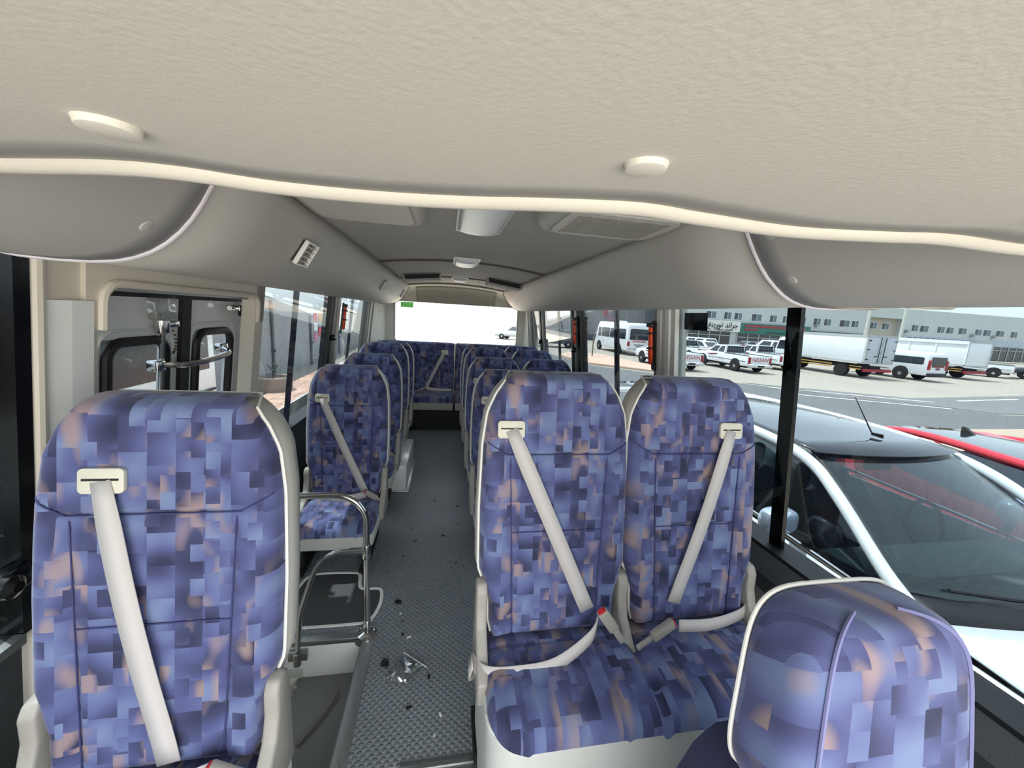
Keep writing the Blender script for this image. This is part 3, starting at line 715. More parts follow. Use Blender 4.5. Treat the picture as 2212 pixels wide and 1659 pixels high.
out = [(-dhw(s), s) for s in [.48*k/30 for k in range(31)]]; out = out+[(-x, s) for x, s in out[::-1]]
MB().grid([[(x*(1+g), s*.10+y, s) for x, s in out] for y, g in ((0, .0), (.03, .01), (.09, -.02))], closed=True, capends=True).build('back_shell', FAB2, ds, smooth=50).location = (0, -.03, .46)
cushion_parts(ds, -.24, .24, .46, .48, .30, [cs_single], .06)

# ================================================================== ENTRANCE DOOR (folding)
dr = empty('door_1'); struct(dr)
def door_leaf(y0, y1, wy0, wy1, ztop):
    X = lambda z: XL(z)-.125
    def pr_(y0, y1, z0, z1, th, inn, m, name, par): 
        b = MB(); b.prism([(X(z0)+inn, y0, z0), (X(z1)+inn, y0, z1), (X(z1)+inn-th, y0, z1), (X(z0)+inn-th, y0, z0)], (0, y1-y0, 0)); return b.build(name, m, par)
    W = empty('leaf', parent=dr)
    pr_(y0, wy0, -.45, 1.52, .03, 0, WHT, 'door_skin', W); pr_(wy1, y1, -.45, 1.52, .03, 0, WHT, 'door_skin', W)
    pr_(wy0, wy1, ztop, 1.52, .03, 0, WHT, 'door_skin', W); pr_(wy0, wy1, -.45, .3, .03, 0, WHT, 'door_skin', W)
    pr_(wy0, wy1, .3, ztop, .004, -.012, GLS, 'glass_pane', W)
    rr = rrect(wy0+.012, wy1-.012, .31, ztop-.012, .055, 5)
    MB().tube([(X(z)+.006, y, z) for y, z in rr], .017, 8, closed=True).build('rubber_seal', BLK, W)
    rr = rrect(wy0-.025, wy1+.025, .29, ztop+.028, .07, 5)
    MB().tube([(X(z)+.001, y, z) for y, z in rr], .009, 8, closed=True, flat=.6).build('pressed_rim', WHT, W)
door_leaf(1.16, 1.735, 1.385, 1.672, 1.35)
door_leaf(1.79, 2.30, 1.83, 2.12, 1.365)
b = MB(); b.prism([(XL(-.4)-.11, 1.735, -.4), (XL(1.52)-.11, 1.735, 1.52), (XL(1.52)-.14, 1.735, 1.52), (XL(-.4)-.14, 1.735, -.4)], (0, .055, 0)); b.build('rubber_edge', BLK, dr)
MB().tube([(XL(z)-.10, 2.22, z) for z in (1.50, 1.0, .4, -.3)], .014, 8).build('edge_rod', BLK, dr)
MB().box((XL(1.52)-.15, 1.19, 1.505), (XL(1.52)-.02, 2.2, 1.525)).build('track', ALU, dr)
MB().box((XL(1.5)-.14, 1.19, 1.49), (XL(1.5)-.10, 2.2, 1.506)).build('track_seal', BLK, dr)
MB().tube([(XL(z)-.105, 1.62, z) for z in (1.40, 1.1, .6, 0)], .0085, 10).build('operating_rod', CRM, dr)
b = MB(); b.lathe([(.020, 1.365), (.022, 1.37), (.022, 1.41), (.016, 1.412)], (XL(1.4)-.095, 1.60, 0), n=16); b.box((XL(1.4)-.11, 1.61, 1.385), (XL(1.4)-.075, 1.665, 1.41), bev=.003); b.build('rod_clamp', CRM, dr)
b = MB(); b.box((XL(1.45)-.10, 1.53, 1.415), (XL(1.45)-.07, 1.64, 1.50), bev=.004); b.build('clear_cover', glass('clear_plastic', (.86, .87, .86), 1.6), dr)
for z in (1.425, 1.48): MB().lathe([(.006, 0), (.006, .004)], (XL(1.45)-.07, 1.55, z), axis='X', n=12).build('screw', ALU, dr)
b = MB(); b.lathe([(.0001, -.03), (.011, -.03), (.011, .02), (.0001, .02)], (XL(1.46)-.085, 2.05, 1.46), axis='Y', n=14); b.box((XL(1.46)-.10, 2.06, 1.448), (XL(1.46)-.06, 2.15, 1.472), bev=.003); b.build('hinge_bracket', CRM, dr)
b = MB(); b.box((XL(1.45)-.10, 2.12, 1.42), (XL(1.45)-.06, 2.17, 1.475), bev=.008); b.build('hinge_bracket', BLK, dr)
MB().tube(bez([(XL(1.23)-.085, 1.60, 1.247), (XL(1.23)-.03, 1.65, 1.245), (XL(1.23)-.02, 1.80, 1.25), (XL(1.23)-.03, 1.93, 1.262), (XL(1.23)-.085, 1.99, 1.275)]), .0115, 10).build('pull_handle', CRM, dr)
for y, z in ((1.585, 1.245), (2.0, 1.275)): MB().box((XL(z)-.12, y-.022, z-.02), (XL(z)-.08, y+.022, z+.02), bev=.006).build('handle_foot', CRM, dr)
b = MB()
for k in range(16):
    a = k/16; b.lathe([(.0035, -.002), (.0035, .002)], (XL(1.3)-.09, 1.665+.012*math.sin(a*9), 1.37-.085*math.sin(a*PI)), axis='X', n=8)
b.build('chain', mat('brass', (120, 95, 55), .4, 1), dr, smooth=0)
# ------------------------------------------------------------ chrome entrance rail
hr = empty('grab_rail', (-.322, 1.62, 0)); tag(hr, 'bent chrome grab rail standing at the entrance steps', 'grab rail')
def arc(c, r, a0, a1, n=10): return [(c[0]+r*math.cos(a0+(a1-a0)*k/n), 0, c[1]+r*math.sin(a0+(a1-a0)*k/n)) for k in range(n+1)]
MB().tube([(-.62, .0, .705), (-.2, 0, .70)]+arc((-.13, .57), .13, PI/2, 0)+[(0, 0, .3), (0, 0, .03)], .0135, 14).build('upper_tube', CRM, hr)
MB().tube([(0, 0, .43), (-.05, 0, .43)]+[(p[0], p[1], p[2]) for p in bez([(-.07, 0, .43), (-.15, 0, .42), (-.215, 0, .35), (-.26, 0, .22), (-.285, 0, .13), (-.29, -.01, .05), (-.29, -.035, -.03)], 6)], .0115, 12).build('lower_tube', CRM, hr)
b = MB(); b.lathe([(.0175, .395), (.019, .40), (.019, .455), (.0175, .46)], n=16); b.lathe([(.0155, -.07), (.0155, -.012)], (0, 0, .43), axis='X', n=14); b.build('tee_joint', CRM, hr)
b = MB(); b.lathe([(.042, .004), (.042, .008), (.030, .014), (.0165, .02), (.0165, .075), (.0145, .078)], n=28); b.build('base_flange', CRM, hr)
for a in (.5, 2.6, 4.7): MB().lathe([(.006, .01), (.006, .018), (.0001, .021)], (.034*math.cos(a), .034*math.sin(a), 0), n=10).build('bolt', CRM, hr)
b = MB(); b.prism([(x, -.0, z) for x, z in ((-.05, .0), (.035, .0), (.045, -.02), (.0, -.06), (-.045, -.02))], (0, -.004, 0)); b.build('gusset', ALU, hr).location = (0, -.03, .0)
b = MB(); b.box((-.33, -.040, -.075), (-.25, -.018, -.028), bev=.003); b.lathe([(.0165, -.09), (.0165, -.03)], (-.29, -.042, 0), n=14); b.build('wall_bracket', ALU, hr)
# white box on the floor by the left seats
wb = empty('white_floor_box', (-.335, 3.45, 0)); tag(wb, 'white metal box on the floor under the door-side seats', 'box')
MB().box((-.13, -.37, 0), (.045, .34, .225), bev=.008).build('casing', WHT, wb)
MB().box((-.13, -.385, 0), (.065, .35, .01), bev=.003).build('base_flange', ALU, wb)
# debris
wr = bmesh.new()
def crumple(name, pts, m, lab, cat, z=.003, h=.018, n=16, seed=1):
    rnd = random.Random(seed); b = MB(); xs = [p[0] for p in pts]; ys = [p[1] for p in pts]; rows = []
    (ax, ay), (bx, by), (cx, cy), (dx, dy) = pts
    for i in range(n+1):
        v = i/n; row = []
        for j in range(n+1):
            u = j/n; x = (ax*(1-u)+bx*u)*(1-v)+(dx*(1-u)+cx*u)*v; y = (ay*(1-u)+by*u)*(1-v)+(dy*(1-u)+cy*u)*v
            row.append((x+rnd.uniform(-.003, .003), y+rnd.uniform(-.003, .003), z+abs(math.sin(u*7+v*5+rnd.random()))*h*math.sin(PI*v)**.5*math.sin(PI*u)**.5+rnd.random()*.004))
        rows.append(row)
    o = b.grid(rows).build(name, m, None, smooth=20, solid=.0006); tag(o, lab, cat); return o
clr = glass('clear_film', (.93, .94, .94), 2.2); _n = clr.node_tree.nodes
for q in _n:
    if q.type == 'BSDF_GLOSSY': q.inputs['Roughness'].default_value = .16
    if q.type == 'MIX_SHADER':
        clr.node_tree.links.remove(q.inputs[0].links[0]); q.inputs[0].default_value = .30
crumple('plastic_wrapper', [(-.215, 1.375), (-.12, 1.345), (-.05, 1.42), (-.14, 1.48)], clr, 'crumpled clear plastic wrapper lying on the aisle floor', 'wrapper', h=.034, n=9)
tag(MB().tube([(-.145, 1.487, .016), (-.04, 1.405, .012)], .002, 6).build('wrapper_seal', WPL), 'thin white sealing strip on the edge of the clear wrapper', 'strip')
crumple('black_tape_scrap', [(-.222, 1.80), (-.19, 1.79), (-.186, 1.815), (-.218, 1.825)], BLKG, 'small shiny black scrap on the aisle floor ahead of the wrapper', 'scrap', h=.008, n=5, seed=3)
crumple('dark_lint', [(-.235, 1.44), (-.20, 1.43), (-.205, 1.47), (-.23, 1.475)], BLK, 'dark tuft of lint beside the clear wrapper', 'lint', h=.008, n=6, seed=4)
rnd = random.Random(12)
crumbs = [(-.16, 1.60), (-.13, 1.58), (-.17, 1.68), (-.185, 1.73), (-.03, 1.37), (.02, 1.21), (0.0, 1.14), (-.22, 2.2), (-.2, 2.75), (-.24, 2.62), (-.21, 3.0), (.02, 2.4), (.12, 2.55), (-.05, 2.9), (.13, 2.8), (-.12, 3.1), (.05, 3.3), (-.16, 2.35), (-.10, 1.25), (-.2, 2.5), (.1, 2.1)]
for i, (x, y) in enumerate(crumbs):
    s = rnd.uniform(.003, .007); b = MB(); b.box((-s*1.8, -s*.8, 0), (s*1.8, s*.8, s*.8), bev=s*.25)
    o = b.build('crumb', WPL if i in (1, 3, 5, 6) else BLK); o.location = (x, y, .0005); o.rotation_euler = (0, 0, rnd.uniform(0, 3))
    tag(o, 'tiny %s crumb of litter on the aisle floor' % ('white' if i in (1, 3, 5, 6) else 'dark'), 'crumb', 'litter crumbs on the aisle floor, %s' % ('white' if i in (1, 3, 5, 6) else 'dark'))
# emergency hammers
def hammer(side, y, z, lab, sc=1):
    X = (XL if side < 0 else XR)(z)-side*.05
    H = empty('emergency_hammer', (X, y, z)); tag(H, lab, 'emergency hammer', 'orange emergency hammers')
    b = MB(); b.prism([(-.004, yy, zz) for yy, zz in rrect(-.020, .020, -.17, .10, .012)], (.008, 0, 0)); b.build('holder', DKG, H).location = (side*.02, 0, 0)
    b = MB(); rows = []
    for t, r in ((-.135, .006), (-.125, .013), (-.08, .016), (0, .0145), (.06, .0135), (.078, .016), (.088, .012)):
        rows.append([(r*.75*math.cos(a), r*1.05*math.sin(a), t) for a in [2*PI*k/14 for k in range(14)]])
    b.grid(rows, closed=True, capends=True).build('handle', ORG, H, smooth=60)
    b = MB(); b.lathe([(.004, -.03), (.013, -.024), (.013, .024), (.004, .034)], (0, 0, .078), axis='Y', n=14); b.build('hammer_head', BLK, H)
    for zz in (.035, -.045): MB().box((-.015, -.019, zz-.005), (.018, .019, zz+.005), bev=.002).build('clip', BLK, H)
    H.rotation_euler = (0, math.radians(-6.9 if side > 0 else 6.6), 0)
hammer(1, 1.905, 1.42, 'orange emergency hammer on the car-side pillar nearest the front')
hammer(1, 3.17, 1.43, 'orange emergency hammer on the second car-side pillar')
hammer(-1, 3.58, 1.43, 'orange emergency hammer on the door-side pillar')
hammer(-1, 5.3, 1.38, 'orange emergency hammer beside the back window')
# stickers
ex = empty('exit_sticker', (-.53, 5.455, 1.575)); tag(ex, 'green running-man emergency exit sticker at the top left of the back window', 'sticker')
GRN = mat('exit_green_glow', (60, 150, 60), .5, emit=(.10, .42, .08, .25));  # sticker film has a faint glow built into its colour, no lamp
MB().box((-.085, -.002, -.036), (.085, 0, .036)).build('green_film', GRN, ex)
b = MB(); b.box((-.075, -.004, -.028), (-.068, -.002, .028)); b.box((-.022, -.004, -.028), (-.015, -.002, .028))
b.lathe([(.006, -.004), (.006, -.002)], (-.045, 0, .018), axis='Y', n=10)
for p in (((-.047, .012), (-.050, -.005)), ((-.050, -.005), (-.060, -.024)), ((-.050, -.005), (-.038, -.012)), ((-.038, -.012), (-.034, -.026)), ((-.047, .010), (-.032, .004)), ((-.047, .010), (-.060, .002))):
    b.tube([(p[0][0], -.003, p[0][1]), (p[1][0], -.003, p[1][1])], .003, 6)
b.build('running_figure', WPL, ex)
b = MB()
for z in (.010, -.014): b.box((.0, -.004, z-.003), (.075, -.002, z+.003))
b.build('text_lines', mat('sticker_pale', (190, 220, 150), .5), ex)
b = wall_piece(1, 1.555, 1.725, 1.487, 1.567, .0290, -.0275)
tag(b.build('black_sticker', BLKG), 'black rectangular sticker at the top corner of the large front side window', 'sticker')

# ================================================================== OUTSIDE GROUND
asph = mat('asphalt', (100, 101, 101), .9, var=(.6, .16), bump=(30, .2, .02))
tanm = mat('sandy_ground', (172, 157, 138), .95, var=(.5, .10))
conc = mat('concrete_yard', (156, 149, 138), .95, var=(.4, .12))
gd = empty('ground'); struct(gd)
MB().box((-200, -150, G-.3), (300, 250, G)).build('yard_surface', conc, gd)
MB().prism([(6.0, -60, G), (60, -60, G), (60, 8.5, G), (20.2, 10.2, G), (13.9, 15.7, G), (11.5, 17.4, G), (8.3, 20.4, G), (7.2, 27.9, G), (6.5, 60, G), (3.0, 60, G), (2.0, 8, G)], (0, 0, .01)).build('road_surface', asph, gd)
MB().prism([(60, 8.7, G), (60, 16.5, G), (33, 15.0, G), (20, 13.0, G), (14.2, 15.9, G), (20.2, 10.4, G)], (0, 0, .02)).build('road_surface', mat('road_far', (112, 113, 113), .9, var=(.8, .12)), gd)
MB().prism([(1.5, -20, G), (2.2, -20, G), (12, 4.5, G), (24, 5.5, G), (60, 4.5, G), (60, 7.4, G), (24, 8.6, G), (9, 8.2, G), (2.0, 8.2, G)], (0, 0, .015)).build('sandy_strip', tanm, gd)
MB().prism([(-4.6, 6.5, G), (1.9, 6.5, G), (2.8, 60, G), (-4.6, 60, G)], (0, 0, .004)).build('bounce_slab', mat('bounce_concrete', (222, 214, 198), .9, var=(.5, .05)), gd)  # added bright slab behind the bus, bounces sunlight up to the rear ceiling
isl = mat('island_pink', (196, 168, 148), .95, var=(1, .1))
tag(MB().prism([(8.4, 21.0, G), (11.0, 18.6, G), (12.2, 18.0, G), (12.35, 20, G), (12.0, 23, G), (11.6, 27, G), (9.0, 27.5, G), (7.8, 25, G)], (0, 0, .12), bev=.02).build('traffic_island', isl), 'pink paved traffic island by the parked white minibus', 'traffic island')
for a, bb in (((14.5, 14.7), (20, 12.2)), ((22, 12.6), (27, 13.4)), ((14.2, 13.2), (19, 11.0)), ((30, 12), (36, 12.6)), ((8.0, 15), (11.0, 13.3)), ((4.6, 20), (5.4, 14))):
    v = Vector((bb[0]-a[0], bb[1]-a[1], 0)).normalized(); n_ = Vector((-v.y, v.x, 0))*.06
    A = Vector((a[0], a[1], G+.015)); B = Vector((bb[0], bb[1], G+.015))
    tag(MB().prism([tuple(A-n_), tuple(B-n_), tuple(B+n_), tuple(A+n_)], (0, 0, .012)).build('road_line', mat('line_paint', (215, 215, 210), .8)), 'worn white line painted on the grey road', 'road line', 'painted road lines')
# left pavement of pavers
pv = empty('brick_pavement', (0, 0, G)); struct(pv)
pm = [mat('paver_%d' % k, c, .9, var=(7, .1)) for k, c in enumerate(((204, 168, 148), (194, 160, 142), (212, 178, 158)))]
tmpl = []
for k in range(3): 
    o = MB().box((-.195, -.13, 0), (.195, .13, .05), bev=.008).build('paver', pm[k], pv, smooth=0); tmpl.append(o)
first = {0: 1, 1: 1, 2: 1}; cnt = 0
for i in range(10):
    for j in range(30):
        if cnt >= 300: break
        x = -4.55+i*.40+(.2 if j % 2 else 0)*0; y = 6.2+j*.27+(.13 if i % 2 else 0); k = rnd.randrange(3)
        if first[k]: o = tmpl[k]; first[k] = 0
        else: o = tmpl[k].copy(); C.objects.link(o)
        o.parent = pv; o.location = (x, y, rnd.uniform(0, .012)); cnt += 1
MB().box((-4.8, 5.9, -.01), (-.8, 15, .03)).build('bedding', mat('paver_bed', (176, 142, 124), .95, var=(6, .2)), pv)

# ------------------------------------------------------------ left boundary wall
wl = empty('boundary_wall', (-5.6, 0, G)); tag(wl, 'grey rendered yard wall with a sloping top beyond the door-side windows', 'wall')
wm = mat('wall_render', (150, 153, 154), .9, var=(1.2, .08), bump=(20, .15, .01))
top = lambda y: interp(y, [(5, 3.6), (13.2, 2.72), (30.3, .22), (40, .2)])
b = MB(); ys = [4.9, 9, 13.2, 16, 19, 22, 26, 30.3, 40]
b.grid([[(0, y, -.1) for y in ys], [(0, y, top(y)) for y in ys], [(-.2, y, top(y)) for y in ys], [(-.2, y, -.1) for y in ys]]).build('wall_panel', wm, wl, smooth=0)
for y in (13.6, 17.2, 21.5, 26.4):
    MB().tube([(.05, y, 0), (.05, y, top(y)-.1)], .045, 8).build('drain_pipe', mat('pipe_grey', (92, 94, 97), .6), wl)
    MB().box((-.0, y-.03, .9), (.12, y+.03, .96)).build('pipe_clip', DKG, wl)
for (y, z, c) in ((17.9, 1.98, (200, 60, 80)), (18.55, 1.95, (220, 170, 90)), (17.9, 1.55, (225, 225, 225)), (18.5, 1.33, (205, 60, 80)), (17.9, 1.12, (190, 120, 150))):
    o = MB().box((-5.59, y-.22, G+z-.17), (-5.57, y+.22, G+z+.17)).build('wall_notice', mat('notice_%d%d%d' % c, c, .6)); tag(o, '%s notice fixed on the grey yard wall' % {200: 'upper red', 220: 'yellow', 225: 'white', 205: 'lower red', 190: 'small pink'}[c[0]], 'notice', 'notices on the yard wall')
b = MB(); b.lathe([(.62, 0), (.66, .05), (.64, .5), (.66, .58), (.5, .58), (.48, .45)], n=28)
pt = empty('planter', (-4.78, 11.6, G)); tag(pt, 'round beige stone planter with a small shrub against the yard wall', 'planter'); pt.scale = (.74, .74, .74)
b.build('bowl', mat('stone_beige', (150, 138, 128), .9, var=(4, .12)), pt)
lf = mat('leaf', (60, 80, 62), .7); b = MB()
for k in range(70):
    a = rnd.uniform(0, 6.28); r_ = rnd.uniform(0, .28); z = .6+rnd.uniform(0, .5); v = Vector((math.cos(a), math.sin(a), rnd.uniform(-.2, .8))).normalized()*.10; p = Vector((r_*math.cos(a), r_*math.sin(a), z)); n_ = Vector((-v.y, v.x, .02)).normalized()*.025
    b.prism([tuple(p), tuple(p+v*.5+n_), tuple(p+v), tuple(p+v*.5-n_)], (0, 0, .004))
for k in range(7): b.tube([(0, 0, .45), (.03*math.cos(k), .03*math.sin(k), .8), (.2*math.cos(k), .2*math.sin(k), 1.05)], .008, 5)
b.build('shrub', lf, pt, smooth=0, kind='stuff')

# ------------------------------------------------------------ vehicles
VW = mat('white_paint', (226, 230, 232), .28, coat=.5); VG = mat('vehicle_dark_glass', (30, 40, 48), .08, spec=.9); TIRE = mat('tyre', (24, 24, 25), .85)
RED = mat('red_paint', (196, 22, 44), .25, coat=.6); SIL = mat('silver_paint', (168, 170, 172), .3, .6); MAR = mat('maroon_paint', (110, 40, 44), .35)
TL = mat('tail_lamp', (150, 24, 30), .3); DARKB = mat('underbody', (22, 22, 24), .8)
def wheel(parent, x, y, r=.33, w=.2, hub=SIL):
    s = 1 if x > 0 else -1
    o = MB().lathe([(r*.6, -w/2), (r*.93, -w/2), (r, -w*.3), (r, w*.3), (r*.93, w/2), (r*.6, w/2)], axis='X', n=22).build('wheel', TIRE, parent); o.location = (x, y, r)
    MB().lathe([(r*.12, s*w*.54), (r*.3, s*w*.50), (r*.58, s*w*.42), (r*.6, 0)] if s > 0 else [(r*.6, 0), (r*.58, s*w*.42), (r*.3, s*w*.50), (r*.12, s*w*.54)], axis='X', n=16).build('hub', hub, o)
    return o
def side_prism(name, prof, W, m, parent, inset=0, bev=.04):
    b = MB(); b.prism([(-W/2+inset, y, z) for y, z in prof], (W-2*inset, 0, 0), bev=bev); return b.build(name, m, parent, smooth=40)
def greenhouse(parent, prof_b, prof_t, W0, W1, zb, zt, paint, windows, roof=None, gl=VG):
    """trapezoid cabin: y range at base prof_b, at top prof_t; side windows as (y fractions)"""
    (b0, b1), (t0, t1) = prof_b, prof_t
    def P(sx, fy, fz):
        y = (b0+(b1-b0)*fy)*(1-fz)+(t0+(t1-t0)*fy)*fz; return Vector((sx*(W0*(1-fz)+W1*fz)/2, y, zb+(zt-zb)*fz))
    b = MB(); b.grid([[P(-1, 0, 0), P(-1, 1, 0), P(1, 1, 0), P(1, 0, 0)], [P(-1, 0, 1), P(-1, 1, 1), P(1, 1, 1), P(1, 0, 1)]], closed=True, capends=True); b.build('cabin', paint, parent, smooth=20)
    for (f0, f1) in windows:
        for sx in (-1, 1):
            q = [P(sx, f0, .12), P(sx, f1, .12), P(sx, f1-(.02 if f1 < .9 else .03), .86), P(sx, f0+.02, .86)]
            MB().prism([tuple(v+Vector((sx*.008, 0, 0))) for v in q], (-sx*.02, 0, 0)).build('side_window', gl, parent, smooth=0)
    for fy, nm in ((1, 'windscreen'), (0, 'rear_window')):
        q = [P(-.86, fy, .12), P(.86, fy, .12), P(.84, fy, .86), P(-.84, fy, .86)]; d = .008 if fy else -.008
        MB().prism([tuple(v+Vector((0, d, 0))) for v in q], (0, -d*2, 0)).build(nm, gl, parent, smooth=0)
def pickup(loc, rz, lab, brand, paint=VW, bar=True):
    t = empty('pickup_truck', loc, rz); tag(t, lab, 'pickup', 'parked pickups')
    W = 1.66
    side_prism('front_body', [(.25, .42), (2.45, .42), (2.50, .60), (2.42, .92), (1.3, 1.02), (-.30, 1.02), (-.30, .42)], W, paint, t)
    b = MB()
    for x0, x1, y0, y1 in ((-W/2, -W/2+.06, -2.25, -.30), (W/2-.06, W/2, -2.25, -.30), (-W/2, W/2, -.34, -.28)): b.box((x0, y0, .42), (x1, y1, 1.02), bev=.015)
    b.box((-W/2, -2.25, .42), (W/2, -.3, .50)); b.build('cargo_bed', paint, t)
    b = MB(); b.box((-W/2-.01, -2.25, 1.02), (-W/2+.07, -.3, 1.045)); b.box((W/2-.07, -2.25, 1.02), (W/2+.01, -.3, 1.045)); b.build('bed_rails', DKG, t)
    greenhouse(t, (-.30, 1.35), (-.22, .75), 1.58, 1.36, 1.0, 1.50, paint, [(.06, .40), (.46, .90)])
    tg = MB().box((-.62, -2.29, .54), (.62, -2.24, 1.02), bev=.012).build('tailgate', paint, t)
    text(brand, .33, mat('badge_red', (170, 40, 45), .5), tg, (0, -2.295, .80), (PI/2, 0, 0))
    for s in (-1, 1): MB().box((s*.63 if s > 0 else -.80, -2.27, .56), (.80 if s > 0 else -.63, -2.2, .96), bev=.01).build('tail_lamp', TL, t)
    MB().box((-.82, -2.42, .36), (.82, -2.27, .50), bev=.02).build('rear_bumper', CRM, t)
    MB().box((-.22, -2.43, .40), (.22, -2.40, .50)).build('number_plate', DKG, t)
    for x in (-.765, .765):
        wheel(t, x, 1.62); wheel(t, x, -1.30)
        s = 1 if x > 0 else -1
        for yy in (1.62, -1.30): MB().lathe([(.40, -.02), (.40, .02)], (s*(W/2-.005), yy, .40), axis='X', n=24).build('wheel_arch', DARKB, t)
        MB().box((s*(W/2+.002)-.006, -2.1, .66), (s*(W/2+.002)+.006, 1.1, .69)).build('side_moulding', DKG, t)
        MB().prism([(s*(W/2+.004), .2, .95), (s*(W/2+.004), 1.3, .86), (s*(W/2+.004), .9, .80), (s*(W/2+.004), .4, .86)], (s*.004, 0, 0)).build('side_decal', MAR, t)
    if bar:
        b = MB()
        for x in (-.6, -.2, .2, .6): b.tube([(x, -.42, 1.0), (x, -.36, 1.45)], .02, 6)
        b.tube([(-.68, -.36, 1.45), (.68, -.36, 1.45)], .025, 6); b.tube([(-.68, -.40, 1.2), (.68, -.40, 1.2)], .02, 6); b.build('cargo_rack', BLK, t)
    MB().box((-.7, -2.1, .3), (.7, 2.2, .45)).build('chassis', DARKB, t)
    return t
def rotz(a): return math.radians(a)
pickup((18.3, 21.8, G), rotz(1), 'white double-cab pickup with red lettering, centre of the parked row', 'NISSAN')
pickup((13.7, 21.7, G), rotz(1), 'white pickup partly hidden by the car-side pillar, red lettered tailgate', 'NISSAN')
pickup((18.9, 27.3, G), rotz(2), 'white pickup farther back, between the two lettered pickups', 'TOYOTA')
pickup((22.5, 23.9, G), rotz(2), 'white double-cab pickup half hidden behind the black window bar', 'NISSAN')
def sedan(loc, rz, lab, paint, H=1.42, W=1.75, suv=False, name='car', glassm=VG):
    t = empty(name, loc, rz); tag(t, lab, 'car')
    side_prism('body', [(-2.2, .35), (2.2, .35), (2.28, .6), (2.15, .80), (1.1, .95), (-1.6, .98), (-2.2, .92), (-2.28, .6)], W, paint, t, bev=.07)
    gb = ((-2.05, 1.15), (-1.7, .45)) if suv else ((-1.75, 1.15), (-1.0, .35))
    greenhouse(t, gb[0], gb[1], W-.12, W-.45, .93, H, paint, [(.08, .45), (.5, .90)], gl=glassm)
    for x in (-W/2+.1, W/2-.1): wheel(t, x, 1.4); wheel(t, x, -1.35)
    for s in (-1, 1): MB().box((s*.55 if s > 0 else -.85, -2.3, .65), (.85 if s > 0 else -.55, -2.2, .85), bev=.02).build('tail_lamp', TL, t)
    return t
sedan((24.6, 34.4, G), rotz(10), 'white estate car in the back row of the yard', VW, 1.55, suv=True)
sedan((25.5, 38.0, G), rotz(100), 'grey hatchback in the back row left of the white estate', SIL, 1.45)
sedan((32.5, 36.5, G), rotz(80), 'silver coupe seen above the central pickup', SIL, 1.35)
sedan((29.5, 30.5, G), rotz(8), 'tall white wagon behind the black window bar', VW, 1.75, suv=True)
sedan((25.8, 28.6, G), rotz(14), 'dark red car showing behind the central pickup', MAR, 1.3)
sedan((21.9, 30.2, G), rotz(10), 'white hatchback just behind the central pickup', VW, 1.4)
# minibus
def minibus(loc, rz, lab, L=6.2, W=1.95, H=2.55, windows=True, van=False):
    t = empty('minibus' if not van else 'van', loc, rz); tag(t, lab, 'minibus' if not van else 'van')
    zt = H
    side_prism('body', [(-L/2, .38), (L/2, .38), (L/2+.05, .8), (L/2-.08, 1.15), (L/2-.55 if not van else L/2-.75, H-.25), (L/2-.8, H), (-L/2+.12, H), (-L/2, H-.2)], W, VW, t, bev=.12)
    z0, z1 = (1.25, H-.5) if not van else (1.05, H-.32)
    for s in (-1, 1):
        X = s*(W/2+.004)
        if van: segs = [(-L/2+.25, L/2-2.0), (L/2-1.9, L/2-1.0)]
        else: segs = [(-L/2+.35, -L/2+1.7), (-L/2+1.78, -L/2+3.2), (-L/2+3.28, L/2-1.5), (L/2-1.4, L/2-.75)]
        for a, c in segs: MB().prism([(X, y, z) for y, z in rrect(a, c, z0, z1, .09, 3)], (-s*.02, 0, 0)).build('side_window', VG, t, smooth=0)
    MB().prism([(x, -L/2-.006, z) for x, z in rrect(-W/2+.18, W/2-.18, z0-.02, z1+.05, .10, 4)], (0, .04, 0)).build('rear_window', VG, t, smooth=0)
    MB().prism([(-W/2+.15, L/2-.14, 1.25), (W/2-.15, L/2-.14, 1.25), (W/2-.2, L/2-.58, H-.35), (-W/2+.2, L/2-.58, H-.35)], (0, .06, .03)).build('windscreen', VG, t, smooth=0)
    for x in (-W/2+.06, W/2-.06): wheel(t, x, L/2-1.1, .36); wheel(t, x, -L/2+1.35, .36)
    for s in (-1, 1):
        MB().box((s*(W/2-.22) if s > 0 else -W/2+.02, -L/2-.03, .75), (W/2-.02 if s > 0 else -W/2+.22, -L/2+.05, 1.1 if not van else 1.35), bev=.02).build('tail_lamp', TL, t)
        for yy in (L/2-1.1, -L/2+1.35): MB().lathe([(.44, -.02), (.44, .02)], (s*(W/2-.004), yy, .42), axis='X', n=20).build('wheel_arch', DARKB, t)
    if not van:
        MB().box((-.62, -L/2-.015, 1.08), (.62, -L/2+.01, 1.14)).build('red_stripe', TL, t)
        text('HYUNDAI', .2, mat('badge_rose', (190, 120, 120), .5), t, (0, -L/2-.02, 1.24), (PI/2, 0, 0))
        MB().box((-.4, -L/2-.02, .84), (.4, -L/2+.01, .90)).build('vent_slot', DKG, t)
        MB().box((-.18, -L/2-.03, .62), (.18, -L/2, .76)).build('number_plate', DKG, t)
        MB().box((-W/2+.02, -L/2-.07, .38), (W/2-.02, -L/2+.02, .54), bev=.03).build('rear_bumper', VW, t)
        MB().box((-W/2+.02, -L/2-.075, .50), (W/2-.02, -L/2-.06, .54)).build('bumper_stripe', TL, t)
        MB().box((-.3, -.4, H-.02), (.3, .4, H+.14), bev=.05).build('roof_unit', VW, t)
    else:
        MB().box((-W/2+.05, -L/2-.06, .32), (W/2-.05, -L/2+.03, .55), bev=.03).build('rear_bumper', DKG, t)
        MB().box((-.5, -L/2-.02, .92), (.5, -L/2+.01, 1.04)).build('red_garnish', MAR, t)
        MB().box((-.16, -L/2-.025, .76), (.16, -L/2, .88)).build('number_plate', MAR, t)
    return t
